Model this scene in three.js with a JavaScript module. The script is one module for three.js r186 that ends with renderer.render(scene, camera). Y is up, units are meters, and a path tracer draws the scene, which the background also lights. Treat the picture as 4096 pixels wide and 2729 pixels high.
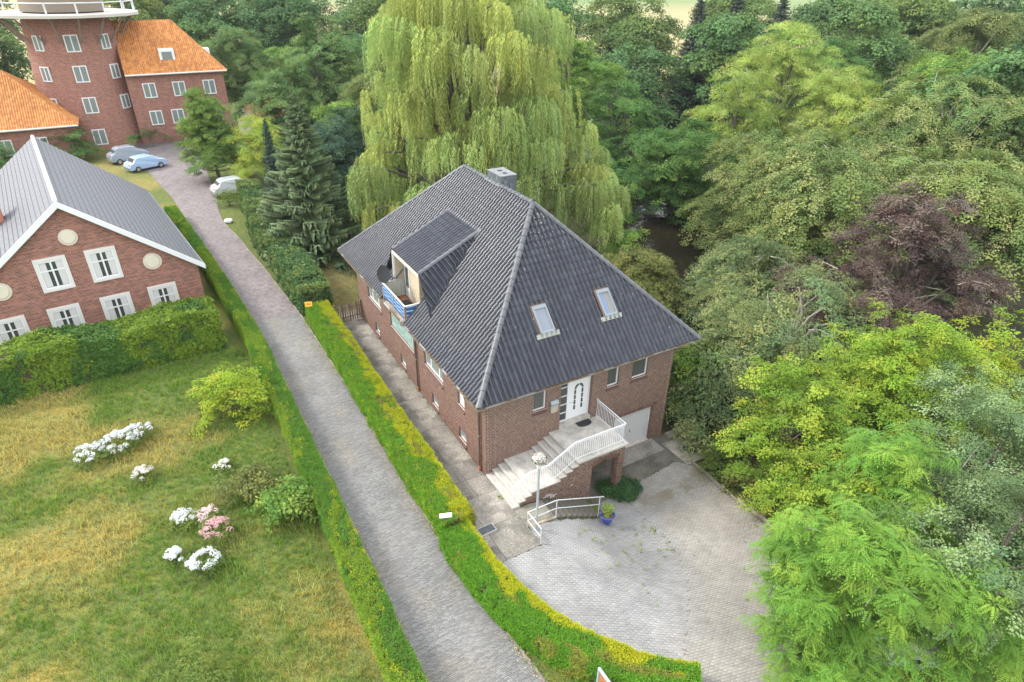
import * as THREE from 'three';
import { mergeGeometries } from 'three/addons/utils/BufferGeometryUtils.js';
import { RoundedBoxGeometry } from 'three/addons/geometries/RoundedBoxGeometry.js';

// ---------------------------------------------------------------- camera, sky, sun, exposure
const scene = new THREE.Scene();
const camera = new THREE.PerspectiveCamera(56.0, 1024 / 682, 0.3, 4000);
camera.position.set(-10.62, 20.934, 20.609);
camera.rotation.order = 'YXZ';
camera.rotation.set(-0.527, -0.5251, 0.0146);
camera.updateMatrixWorld();

const renderer = new THREE.WebGLRenderer({ antialias: true });
renderer.toneMapping = THREE.LinearToneMapping;
renderer.toneMappingExposure = 3.75;
renderer.shadowMap.enabled = true;

{ // bright, thinly clouded sky
  const w = 256, h = 128, d = new Float32Array(w * h * 4);
  for (let j = 0; j < h; j++) for (let i = 0; i < w; i++) {
    const el = (j + 0.5) / h * Math.PI - Math.PI / 2, az = i / w * Math.PI * 2;
    const s = Math.max(0, Math.sin(el));
    let c = 0;
    for (let o = 1; o < 5; o++) c += Math.sin(az * (2 * o + 1) + o * 1.7 + 3 * Math.sin(el * 4 * o + o)) * Math.cos(el * (5 * o) + o * 2.1) / o;
    const m = 1 + 0.12 * c * (el > 0 ? 1 : 0);
    const v = (el > 0 ? (0.92 + 0.22 * s) * m : 0.3) * 0.8;
    const k = (j * w + i) * 4;
    d[k] = v * (0.97 - 0.04 * s); d[k + 1] = v * (0.99 - 0.015 * s); d[k + 2] = v * 1.03; d[k + 3] = 1;
  }
  const t = new THREE.DataTexture(d, w, h, THREE.RGBAFormat, THREE.FloatType);
  t.mapping = THREE.EquirectangularReflectionMapping; t.minFilter = t.magFilter = THREE.LinearFilter; t.needsUpdate = true;
  scene.background = t; scene.environment = t;
  scene.backgroundIntensity = 1.0; scene.environmentIntensity = 1.0;
}
const sun = new THREE.DirectionalLight(0xfff8ee, 1.5);
sun.position.set(-56, 66, -44); sun.castShadow = true; sun.shadow.radius = 26;
sun.shadow.mapSize.set(4096, 4096);
Object.assign(sun.shadow.camera, { left: -110, right: 110, top: 110, bottom: -110, near: 1, far: 300 });
scene.add(sun); scene.add(sun.target);

scene.fog = new THREE.FogExp2(0xdde6ec, 0.00012);

// ---------------------------------------------------------------- helpers
function rngOf(seed) { let a = seed >>> 0; return () => { a |= 0; a = a + 0x6D2B79F5 | 0; let t = Math.imul(a ^ a >>> 15, 1 | a); t = t + Math.imul(t ^ t >>> 7, 61 | t) ^ t; return ((t ^ t >>> 14) >>> 0) / 4294967296; }; }
const V = (x, y, z) => new THREE.Vector3(x, y, z);
const clamp = (x, a, b) => Math.min(b, Math.max(a, x));
const lerp = (a, b, t) => a + (b - a) * t;
const sstep = (a, b, x) => { const t = clamp((x - a) / (b - a), 0, 1); return t * t * (3 - 2 * t); };
function h2(x, y, s = 0) { let n = Math.imul(x | 0, 374761393) + Math.imul(y | 0, 668265263) + Math.imul(s | 0, 982451653); n = Math.imul(n ^ n >>> 13, 1274126177); return ((n ^ n >>> 16) >>> 0) / 4294967296; }
function noise(x, y, s = 0, per = 0) {
  const xi = Math.floor(x), yi = Math.floor(y), fx = x - xi, fy = y - yi, u = fx * fx * (3 - 2 * fx), v = fy * fy * (3 - 2 * fy);
  const q = per ? (a, b) => h2(((a % per) + per) % per, ((b % per) + per) % per, s) : (a, b) => h2(a, b, s);
  return lerp(lerp(q(xi, yi), q(xi + 1, yi), u), lerp(q(xi, yi + 1), q(xi + 1, yi + 1), u), v);
}
function fbm(x, y, s = 0, o = 4, per = 0) { let a = 0, w = 0.5, t = 0; for (let i = 0; i < o; i++) { a += w * noise(x, y, s + i, per); t += w; w *= 0.5; x *= 2; y *= 2; per *= 2; } return a / t; }

const names = {};
function numbered(n) { const k = names[n] = (names[n] ?? -1) + 1; return k ? `${n}_${String(k).padStart(3, '0')}` : n; }
function tag(o, label, category, group, kind) { if (label) o.userData.label = label; if (category) o.userData.category = category; if (group) o.userData.group = group; if (kind) o.userData.kind = kind; return o; }
function shade(m) { m.castShadow = true; m.receiveShadow = true; return m; }
function thing(name, label, category, [x, y, z] = [0, 0, 0], turn = 0, group) {
  const o = new THREE.Group(); o.name = numbered(name); o.position.set(x, y, z); o.rotation.y = turn; scene.add(o); return tag(o, label, category, group);
}
function part(name, geo, mat, parent, pos, rot) { const m = shade(new THREE.Mesh(geo, mat)); m.name = name; if (pos) m.position.set(...pos); if (rot) m.rotation.set(...rot); parent.add(m); return m; }
function solo(name, geo, mat, label, category, group, kind) { const m = shade(new THREE.Mesh(geo, mat)); m.name = numbered(name); scene.add(m); return tag(m, label, category, group, kind); }
function structure(name, geo, mat) { return solo(name, geo, mat, null, null, null, 'structure'); }

// a collector of boxes, quads and triangles with flat normals, colours and metre uv
class Geo {
  constructor() { this.p = []; this.n = []; this.c = []; this.u = []; }
  tri(a, b, c, col = [1, 1, 1], ua = [0, 0], ub = [1, 0], uc = [1, 1], nn) {
    const ux = b[0] - a[0], uy = b[1] - a[1], uz = b[2] - a[2], vx = c[0] - a[0], vy = c[1] - a[1], vz = c[2] - a[2];
    let n = [uy * vz - uz * vy, uz * vx - ux * vz, ux * vy - uy * vx]; const l = Math.hypot(...n) || 1; n = n.map(q => q / l);
    this.p.push(...a, ...b, ...c);
    if (nn) this.n.push(...nn[0], ...nn[1], ...nn[2]); else this.n.push(...n, ...n, ...n);
    this.c.push(...col, ...col, ...col); this.u.push(...ua, ...ub, ...uc);
  }
  quad(a, b, c, d, col, ua, ub, uc, ud) { const w = Math.hypot(b[0] - a[0], b[1] - a[1], b[2] - a[2]), h = Math.hypot(d[0] - a[0], d[1] - a[1], d[2] - a[2]); ua ??= [0, 0]; ub ??= [w, 0]; uc ??= [w, h]; ud ??= [0, h]; this.tri(a, b, c, col, ua, ub, uc); this.tri(a, c, d, col, ua, uc, ud); }
  // box from min to max corner, optional matrix, optional list of faces to leave out ('b' back -z, 'd' down)
  box(x0, y0, z0, x1, y1, z1, col = [1, 1, 1], m = null, skip = '', jit = null) {
    let q = [[x0, y0, z0], [x1, y0, z0], [x1, y1, z0], [x0, y1, z0], [x0, y0, z1], [x1, y0, z1], [x1, y1, z1], [x0, y1, z1]];
    if (jit) q = q.map(jit);
    if (m) q = q.map(v => { const t = V(...v).applyMatrix4(m); return [t.x, t.y, t.z]; });
    this.quad(q[4], q[5], q[6], q[7], col);
    if (!skip.includes('b')) this.quad(q[1], q[0], q[3], q[2], col);
    this.quad(q[5], q[1], q[2], q[6], col); this.quad(q[0], q[4], q[7], q[3], col);
    this.quad(q[7], q[6], q[2], q[3], col); if (!skip.includes('d')) this.quad(q[0], q[1], q[5], q[4], col);
    return this;
  }
  geometry() {
    const g = new THREE.BufferGeometry();
    g.setAttribute('position', new THREE.Float32BufferAttribute(this.p, 3)); g.setAttribute('normal', new THREE.Float32BufferAttribute(this.n, 3));
    g.setAttribute('color', new THREE.Float32BufferAttribute(this.c, 3)); g.setAttribute('uv', new THREE.Float32BufferAttribute(this.u, 2)); return g;
  }
}
const boxGeo = (x0, y0, z0, x1, y1, z1) => new Geo().box(x0, y0, z0, x1, y1, z1).geometry();
function roundBox(sx, sy, sz, r = 0.01, s = 2) { return new RoundedBoxGeometry(sx, sy, sz, s, r); }
// tapered tube through points with radii
function tube(pts, radii, seg = 8, closed = false) {
  const P = pts.map(p => Array.isArray(p) ? V(...p) : p), n = P.length, pos = [], idx = [], uv = [];
  let ref = Math.abs(P[1].clone().sub(P[0]).normalize().y) > 0.9 ? V(1, 0, 0) : V(0, 1, 0), acc = 0;
  for (let i = 0; i < n; i++) {
    const t = P[Math.min(n - 1, i + 1)].clone().sub(P[Math.max(0, i - 1)]).normalize();
    const a = ref.clone().sub(t.clone().multiplyScalar(ref.dot(t))).normalize(), b = t.clone().cross(a); ref = a;
    const r = Array.isArray(radii) ? radii[i] : radii; if (i) acc += P[i].distanceTo(P[i - 1]);
    for (let k = 0; k <= seg; k++) { const w = k / seg * Math.PI * 2, c = Math.cos(w) * r, s = Math.sin(w) * r; pos.push(P[i].x + a.x * c + b.x * s, P[i].y + a.y * c + b.y * s, P[i].z + a.z * c + b.z * s); uv.push(k / seg, acc); }
  }
  for (let i = 0; i < n - 1; i++) for (let k = 0; k < seg; k++) { const a = i * (seg + 1) + k, b = a + seg + 1; idx.push(a, a + 1, b, b, a + 1, b + 1); }
  for (const [i, rev] of [[0, true], [n - 1, false]]) { const c = pos.length / 3; pos.push(P[i].x, P[i].y, P[i].z); uv.push(0, 0); for (let k = 0; k < seg; k++) { const a = i * (seg + 1) + k; rev ? idx.push(c, a + 1, a) : idx.push(c, a, a + 1); } }
  const g = new THREE.BufferGeometry(); g.setAttribute('position', new THREE.Float32BufferAttribute(pos, 3)); g.setAttribute('uv', new THREE.Float32BufferAttribute(uv, 2)); g.setIndex(idx); g.computeVertexNormals(); return g;
}
function merged(list) { return mergeGeometries(list.map(g => { const q = g.index ? g.toNonIndexed() : g; for (const k of Object.keys(q.attributes)) if (!['position', 'normal', 'uv'].includes(k)) q.deleteAttribute(k); return q; })); }
// extruded polygon in the x-y plane, z from z0 to z1
function prism(pts, z0, z1, holes = []) {
  const s = new THREE.Shape(pts.map(p => new THREE.Vector2(...p)));
  for (const h of holes) s.holes.push(new THREE.Path(h.map(p => new THREE.Vector2(...p))));
  const g = new THREE.ExtrudeGeometry(s, { depth: z1 - z0, bevelEnabled: false }); g.translate(0, 0, z0); return g;
}
function tex(w, h, fn, srgb = true) {
  const d = new Uint8Array(w * h * 4);
  for (let j = 0; j < h; j++) for (let i = 0; i < w; i++) { const c = fn(i / w, j / h, i, j), k = (j * w + i) * 4; d[k] = clamp(c[0], 0, 1) * 255; d[k + 1] = clamp(c[1], 0, 1) * 255; d[k + 2] = clamp(c[2], 0, 1) * 255; d[k + 3] = 255; }
  const t = new THREE.DataTexture(d, w, h); t.wrapS = t.wrapT = THREE.RepeatWrapping; t.magFilter = THREE.LinearFilter; t.minFilter = THREE.LinearMipmapLinearFilter; t.generateMipmaps = true; if (srgb) t.colorSpace = THREE.SRGBColorSpace; t.needsUpdate = true; return t;
}
const rep = (t, x, y = x) => { const c = t.clone(); c.repeat.set(x, y); c.needsUpdate = true; return c; };
function mat(r, g, b, rough = 0.8, o = {}) { const m = new (o.phys ? THREE.MeshPhysicalMaterial : THREE.MeshStandardMaterial)({ roughness: rough, metalness: o.metal ?? 0 }); m.color.setRGB(r, g, b); delete o.phys; delete o.metal; Object.assign(m, o); return m; }

// terrain height: the yard falls to the garage and the garden right of the house lies low, a moat runs behind
const moat = [[24, 6], [27, -4], [30, -14], [33, -25], [37, -36], [44, -48], [52, -62], [62, -76]];
function moatDist(x, z) { let m = 1e9; for (let i = 0; i < moat.length - 1; i++) { const [ax, az] = moat[i], [bx, bz] = moat[i + 1], dx = bx - ax, dz = bz - az, t = clamp(((x - ax) * dx + (z - az) * dz) / (dx * dx + dz * dz), 0, 1); m = Math.min(m, Math.hypot(x - ax - dx * t, z - az - dz * t)); } return m; }
function yard(x, z) { return -1.74 * sstep(0.3, 5.6, x) * (1 - sstep(3.5, 13.5, z)); }
function ground(x, z) { const far = 1 - sstep(45, 90, x); return Math.max(yard(x, z), -1.74) * lerp(0.4, 1, far) - 2.0 * (1 - sstep(3.2, 5.6, moatDist(x, z))); }
// ---------------------------------------------------------------- surface textures
const T = {};
T.grain = tex(512, 512, (u, v) => { const a = fbm(u * 8, v * 8, 1, 5, 8), b = fbm(u * 64, v * 64, 9, 3, 64); const k = 0.62 + 0.3 * a + 0.22 * b; return [k, k, k]; });
T.grass = tex(512, 512, (u, v) => { const a = fbm(u * 10, v * 10, 3, 5, 10), b = fbm(u * 90, v * 90, 5, 2, 90); const k = 0.45 + 0.5 * b; return [k * (0.8 + 0.5 * a), k * (0.95 + 0.15 * a), k * (0.75 + 0.2 * (1 - a))]; });
T.concrete = tex(1024, 1024, (u, v) => { const a = fbm(u * 6, v * 6, 11, 6, 6), b = fbm(u * 100, v * 100, 17, 2, 100), s = sstep(0.52, 0.72, fbm(u * 5, v * 5, 23, 5, 5)); const k = (0.58 + 0.34 * a) * (0.8 + 0.4 * b) * (1 - 0.14 * s) + (b > 0.82 ? 0.1 : 0); return [k, k * 0.975, k * 0.93]; });
T.bump = tex(512, 512, (u, v) => { const k = fbm(u * 60, v * 60, 31, 3, 60); return [k, k, k]; }, false);
T.streak = tex(256, 512, (u, v) => { const k = 0.72 + 0.3 * fbm(u * 40, v * 3, 41, 4, 0) + 0.12 * fbm(u * 8, v * 8, 44, 3, 8); return [k, k, k]; });
T.clinker = tex(1024, 1024, (u, v) => { // far stretch of the lane: rows of narrow bricks, 4 m to the tile
  const row = Math.floor(v * 72), c = u * 19 + (row % 2) * 0.5 + h2(row, 3) * 0.3, id = Math.floor(c), fu = c - id, fv = v * 72 - row;
  const j = (fu < 0.06 || fv < 0.16) ? 0.6 : 1, r = h2(row, id % 19, 7), big = fbm(u * 5, v * 5, 51, 4, 5); const k = j * (0.5 + 0.22 * r + 0.16 * big);
  return [k * 1.03, k * 0.98, k * (0.98 + 0.05 * h2(row, id, 8))];
});
const leafRnd = rngOf(77);

const M = {};
M.ground = mat(1, 1, 1, 0.95, { vertexColors: true, map: rep(T.grass, 0.35), bumpMap: rep(T.bump, 0.5), bumpScale: 0.03 });
M.sand = mat(0.17, 0.155, 0.125, 0.95, { map: rep(T.grain, 0.5) });
M.paver = mat(1, 1, 1, 0.85, { vertexColors: true, map: rep(T.grain, 0.9), bumpMap: rep(T.bump, 1.2), bumpScale: 0.002 });
M.concrete = mat(0.56, 0.54, 0.5, 0.9, { map: rep(T.concrete, 0.22), bumpMap: rep(T.bump, 0.6), bumpScale: 0.004 });
M.darkConcrete = mat(0.15, 0.143, 0.127, 0.85, { map: rep(T.concrete, 0.3), bumpMap: rep(T.bump, 0.6), bumpScale: 0.004 });
M.stone = mat(0.47, 0.44, 0.395, 0.7, { map: rep(T.grain, 0.8), bumpMap: rep(T.bump, 1), bumpScale: 0.002 });
M.asphaltFar = mat(0.33, 0.315, 0.295, 0.9, { map: rep(T.clinker, 0.25) });
M.earth = mat(0.12, 0.085, 0.05, 1, { map: rep(T.grain, 0.7) });
M.water = mat(0.018, 0.014, 0.008, 0.06, { phys: true, ior: 1.33 });
M.metalGrey = mat(0.34, 0.36, 0.37, 0.4, { metal: 0.6, map: rep(T.streak, 1) });
M.white = mat(0.6, 0.61, 0.615, 0.35);
M.whiteOld = mat(0.62, 0.625, 0.62, 0.45, { map: rep(T.streak, 0.7) });

// ---------------------------------------------------------------- ground
{
  const line = (parts) => { const o = []; for (const [a, b, s] of parts) for (let x = a; x < b - 1e-6; x += s) o.push(x); return o; };
  const out = [100, 140, 200, 290, 420, 620, 900, 1600];
  const xs = [...out.slice().reverse().map(v => -v), ...line([[-72, -8, 2], [-8, 14, 0.5], [14, 72, 1.5]]), 72, 80, ...out];
  const zs = [...out.slice().reverse().map(v => -v), ...line([[-92, -22, 2], [-22, -2, 1], [-2, 16, 0.5], [16, 40, 3]]), 42, 60, ...out];
  const pos = [], col = [], uv = [], idx = [];
  const mix = (a, b, t) => a.map((q, i) => lerp(q, b[i], t));
  for (const z of zs) for (const x of xs) {
    pos.push(x, ground(x, z) - 0.035, z); uv.push(x, z);
    let c = mix([0.1, 0.16, 0.022], [0.16, 0.2, 0.035], fbm(x * 0.25, z * 0.25, 61, 4));
    if (x < -7) c = mix(c, [0.32, 0.28, 0.085], 0.85 * sstep(0.44, 0.62, fbm(x * 0.22 + 3, z * 0.22, 63, 4)));           // dry meadow
    if (x > -3 && x < 14 && z < -18 && z > -42) c = mix([0.15, 0.16, 0.05], [0.26, 0.22, 0.1], sstep(0.35, 0.65, fbm(x * 0.5, z * 0.5, 65, 4))); // worn lawn
    if (x > 11 && x < 80 && z > -90) c = mix([0.06, 0.05, 0.025], [0.09, 0.11, 0.03], fbm(x * 0.3, z * 0.3, 67, 4));   // leaf litter under the trees
    if (moatDist(x, z) < 5) c = [0.05, 0.04, 0.025];
    if (Math.hypot(x, z) > 110) { const f = fbm(x * 0.004, z * 0.004, 69, 2); c = f > 0.5 ? [0.42, 0.37, 0.22] : [0.17, 0.26, 0.06]; }                   // fields
    col.push(...c);
  }
  const n = xs.length;
  for (let j = 0; j < zs.length - 1; j++) for (let i = 0; i < n - 1; i++) { const a = j * n + i; idx.push(a, a + n, a + 1, a + 1, a + n, a + n + 1); }
  const g = new THREE.BufferGeometry(); g.setAttribute('position', new THREE.Float32BufferAttribute(pos, 3)); g.setAttribute('color', new THREE.Float32BufferAttribute(col, 3)); g.setAttribute('uv', new THREE.Float32BufferAttribute(uv, 2)); g.setIndex(idx); g.computeVertexNormals();
  structure('ground', g, M.ground);
  // moat water
  const p = [], ix = [];
  moat.forEach(([x, z], i) => { const [ax, az] = moat[Math.max(0, i - 1)], [bx, bz] = moat[Math.min(moat.length - 1, i + 1)], l = Math.hypot(bx - ax, bz - az), nx = -(bz - az) / l * 5.2, nz = (bx - ax) / l * 5.2; p.push(x - nx, -2.35, z - nz, x + nx, -2.35, z + nz); if (i) { const k = i * 2; ix.push(k - 2, k - 1, k, k, k - 1, k + 1); } });
  const wg = new THREE.BufferGeometry(); wg.setAttribute('position', new THREE.Float32BufferAttribute(p, 3)); wg.setAttribute('uv', new THREE.Float32BufferAttribute(p.filter((_, i) => i % 3 !== 1), 2)); wg.setIndex(ix); wg.computeVertexNormals();
  M.water.bumpMap = rep(T.bump, 0.05); M.water.bumpScale = 0.02;
  structure('moat_water', wg, M.water);
}
// ---------------------------------------------------------------- the brick lane
const laneAxis = [[20, -5.0], [12, -4.75], [8, -4.88], [4, -4.98], [0, -5.0], [-10, -4.98], [-20, -5.12], [-28, -5.6], [-36, -6.2], [-43, -6.9], [-52, -6.8], [-62, -7.2], [-80, -8.5]];
function laneX(z) { for (let i = 0; i < laneAxis.length - 1; i++) { const [z0, x0] = laneAxis[i], [z1, x1] = laneAxis[i + 1]; if (z <= z0 && z >= z1) return lerp(x0, x1, sstep(0, 1, (z - z0) / (z1 - z0)) * 0.5 + 0.5 * (z - z0) / (z1 - z0)); } return -5; }
const laneHalf = z => z > 4 ? 1.55 + (z - 4) * 0.06 : z < -46 ? 1.55 + (-46 - z) * 0.08 : 1.55;
{
  const p = [], uv = [], ix = []; let k = 0;
  for (let z = 20; z >= -80; z -= 1) { const x = laneX(z), h = laneHalf(z); p.push(x - h, 0.0, z, x + h, 0.0, z); uv.push(x - h, z, x + h, z); if (k) ix.push(k - 2, k - 1, k, k, k - 1, k + 1); k += 2; }
  const g = new THREE.BufferGeometry(); g.setAttribute('position', new THREE.Float32BufferAttribute(p, 3)); g.setAttribute('uv', new THREE.Float32BufferAttribute(uv, 2)); g.setIndex(ix); g.computeVertexNormals();
  const lane = structure('lane', g, M.asphaltFar);
  const R = rngOf(5), G = new Geo();
  for (let z = 15; z > -21; z -= 0.062) {
    const x0 = laneX(z) - laneHalf(z) + 0.16, x1 = laneX(z) + laneHalf(z) - 0.16; let x = x0 - R() * 0.2;
    while (x < x1) {
      const l = 0.198 + R() * 0.014, a = Math.max(x, x0), b = Math.min(x + l, x1);
      if (b - a > 0.05) {
        const t = fbm(x * 0.9, z * 0.9, 71, 4), k = 0.72 + 0.4 * R(), warm = sstep(0.42, 0.66, fbm(x * 1.3 + 7, z * 0.6, 73, 4));
        const c = [lerp(0.198, 0.212, warm) * k, lerp(0.194, 0.199, warm) * k, lerp(0.186, 0.176, warm) * k].map(q => q * (0.8 + 0.4 * t));
        const w = (R() - 0.5) * 0.006, y = 0.012 + R() * 0.008 + 0.01 * Math.sin(x * 2 + z);
        G.box(a + 0.004, 0.001, z - 0.027 + w, b - 0.004, y, z + 0.027 + w, c, null, 'd');
      }
      x += l + 0.006;
    }
  }
  const cl = part('paving_clinker', G.geometry(), M.paver, lane); cl.userData.kind = 'stuff';
  // stone edging along both sides of the lane, each stone a part
  const es = [roundBox(0.1, 0.16, 0.98, 0.015), roundBox(0.1, 0.16, 0.74, 0.015)];
  const em = [mat(0.32, 0.3, 0.27, 0.9, { map: rep(T.concrete, 1) }), mat(0.26, 0.245, 0.21, 0.9, { map: rep(T.concrete, 1) }), mat(0.36, 0.34, 0.29, 0.9, { map: rep(T.concrete, 1) })];
  for (const s of [-1, 1]) for (let z = 12; z > -44;) { const v = R() < 0.6 ? 0 : 1, l = v ? 0.75 : 0.99, zz = z - l / 2, x = laneX(zz) + s * (laneHalf(zz) - 0.08); part('kerb_stone', es[v], em[Math.floor(R() * 3)], lane, [x + (R() - 0.5) * 0.02, -0.045 + R() * 0.015, zz], [0, Math.atan2(laneX(zz - 0.5) - laneX(zz + 0.5), -1) + Math.PI, 0]); z -= l; }
}
// ---------------------------------------------------------------- the paved yard
const pavB = [[-5, 6.2], [5, 6.12], [6.7, 5.9], [8.5, 5], [9.9, 3.75], [11.1, 2.35], [13, 0.4], [17, -3]];
const pavX = z => { for (let i = 0; i < pavB.length - 1; i++) if (z >= pavB[i][0] && z <= pavB[i + 1][0]) return lerp(pavB[i][1], pavB[i + 1][1], (z - pavB[i][0]) / (pavB[i + 1][0] - pavB[i][0])); return 6; };
const yardPoly = [[-2.9, 4.87], [0.12, 4.87], [0.12, 3.84], [4.05, 3.84], [4.9, 2.75], [7.0, 2.5], [10.3, 2.15], [10.8, 2.75], [10.86, 3.7], [10.58, 6], [10.35, 7.5], [9.9, 9.5], [8.2, 11.5], [6.5, 13.0], [5.6, 15], [5.5, 17], [0.4, 17], [0.8, 13.2], [-0.4, 11.9], [-1.4, 10.4], [-2.2, 8.6], [-2.7, 6.6]];
function inside(P, x, z) { let c = false; for (let i = 0, j = P.length - 1; i < P.length; j = i++) if ((P[i][1] > z) !== (P[j][1] > z) && x < (P[j][0] - P[i][0]) * (z - P[i][1]) / (P[j][1] - P[i][1]) + P[i][0]) c = !c; return c; }
function drape(P, dy, step = 0.4) { // a sheet over polygon P that follows the yard
  const sh = new THREE.Shape(P.map(p => new THREE.Vector2(p[0], -p[1]))), pos = [], uv = [], ix = [];
  let x0 = 1e9, x1 = -1e9, z0 = 1e9, z1 = -1e9; for (const [x, z] of P) { x0 = Math.min(x0, x); x1 = Math.max(x1, x); z0 = Math.min(z0, z); z1 = Math.max(z1, z); }
  const G = new Geo();
  for (let x = x0; x < x1; x += step) for (let z = z0; z < z1; z += step) { if (!inside(P, x + step / 2, z + step / 2)) continue; const q = (a, b) => [a, yard(a, b) + dy, b]; const a = q(x, z), b = q(x, z + step), c = q(x + step, z + step), d = q(x + step, z); G.quad(a, b, c, d, [1, 1, 1], [a[0], a[2]], [b[0], b[2]], [c[0], c[2]], [d[0], d[2]]); }
  return G.geometry();
}
{
  const bed = structure('yard_paving', drape(yardPoly, -0.012, 0.25), M.sand);
  const R = rngOf(8), G = new Geo(), own = [];
  const up = V(0, 1, 0), m4 = new THREE.Matrix4(), m5 = new THREE.Matrix4();
  const fields = [[32, true], [13, false]];
  for (const [deg, left] of fields) {
    const a = deg * Math.PI / 180, ux = Math.cos(a), uz = Math.sin(a);
    for (let r = -150; r < 190; r++) for (let c = -70; c < 110; c++) {
      const bend = left ? 0.02 * Math.sin(c * 0.12 + 1) : 0.012 * Math.sin(c * 0.2), uu = (c + (r & 1) * 0.5) * 0.205, vv = r * 0.105 + bend;
      const x = uu * ux - vv * uz, z = uu * uz + vv * ux;
      if (x < -3 || x > 11 || z < 2 || z > 17 || (x < pavX(z)) !== left || !inside(yardPoly, x, z)) continue;
      const e = 0.05, n = V(-(yard(x + e, z) - yard(x - e, z)) / (2 * e), 1, -(yard(x, z + e) - yard(x, z - e)) / (2 * e)).normalize();
      const q = new THREE.Quaternion().setFromUnitVectors(up, n).multiply(new THREE.Quaternion().setFromAxisAngle(up, -a + (R() - 0.5) * 0.02));
      const stain = fbm(x * 0.55, z * 0.55, 81, 4), fine = fbm(x * 2.2, z * 2.2, 83, 3), k = 0.86 + 0.2 * R();
      const mixLR = sstep(-1.3, 1.3, x - pavX(z) + (fbm(x * 0.7, z * 0.7, 89, 3) - 0.5) * 3); let col = [lerp(0.245, 0.25, mixLR), lerp(0.242, 0.232, mixLR), lerp(0.238, 0.205, mixLR)];
      const tone = (0.76 + 0.48 * stain) * (0.88 + 0.24 * fine) * k;
      col = col.map(v => v * tone);
      if (left) { const pale = sstep(0.5, 0.7, fbm(x * 0.5 + 9, z * 0.4, 85, 4)); col = col.map((v, i) => lerp(v, [0.34, 0.34, 0.33][i], 0.55 * pale)); }
      const moss = sstep(0.58, 0.72, fbm(x * 0.8 + 3, z * 0.8, 87, 4)) * (!left && z < 4.2 ? 1 : 0.1); col = col.map((v, i) => lerp(v, [0.16, 0.13, 0.08][i], 0.7 * moss));
      const y = yard(x, z) - 0.004 + R() * 0.007;
      own.push({ x, y, z, q, col, left });
    }
  }
  // the 300 nearest to the house steps are meshes of their own, the rest one piece
  own.sort((p, q) => Math.hypot(p.x - 3.2, p.z - 5.6) - Math.hypot(q.x - 3.2, q.z - 5.6));
  const pg = roundBox(0.198, 0.05, 0.098, 0.006, 1), pm = [0, 1, 2, 3, 4].map(i => { const m = mat(0.2 + i * 0.025, 0.197 + i * 0.0245, 0.193 + i * 0.024, 0.85, { map: M.paver.map, bumpMap: M.paver.bumpMap, bumpScale: 0.002 }); return m; });
  own.forEach((o, i) => {
    if (i < 300) { const l = (o.col[0] + o.col[1]) / 2; const p = part('paver', pg, pm[clamp(Math.round((l - 0.2) / 0.025), 0, 4)], bed, [o.x, o.y - 0.022, o.z]); p.quaternion.copy(o.q); return; }
    m4.compose(V(o.x, o.y, o.z), o.q, V(1, 1, 1)); G.box(-0.099, -0.04, -0.049, 0.099, 0.004, 0.049, o.col, m4, 'd');
  });
  const f = part('paver_field', G.geometry(), M.paver, bed); f.userData.kind = 'stuff';
}
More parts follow.
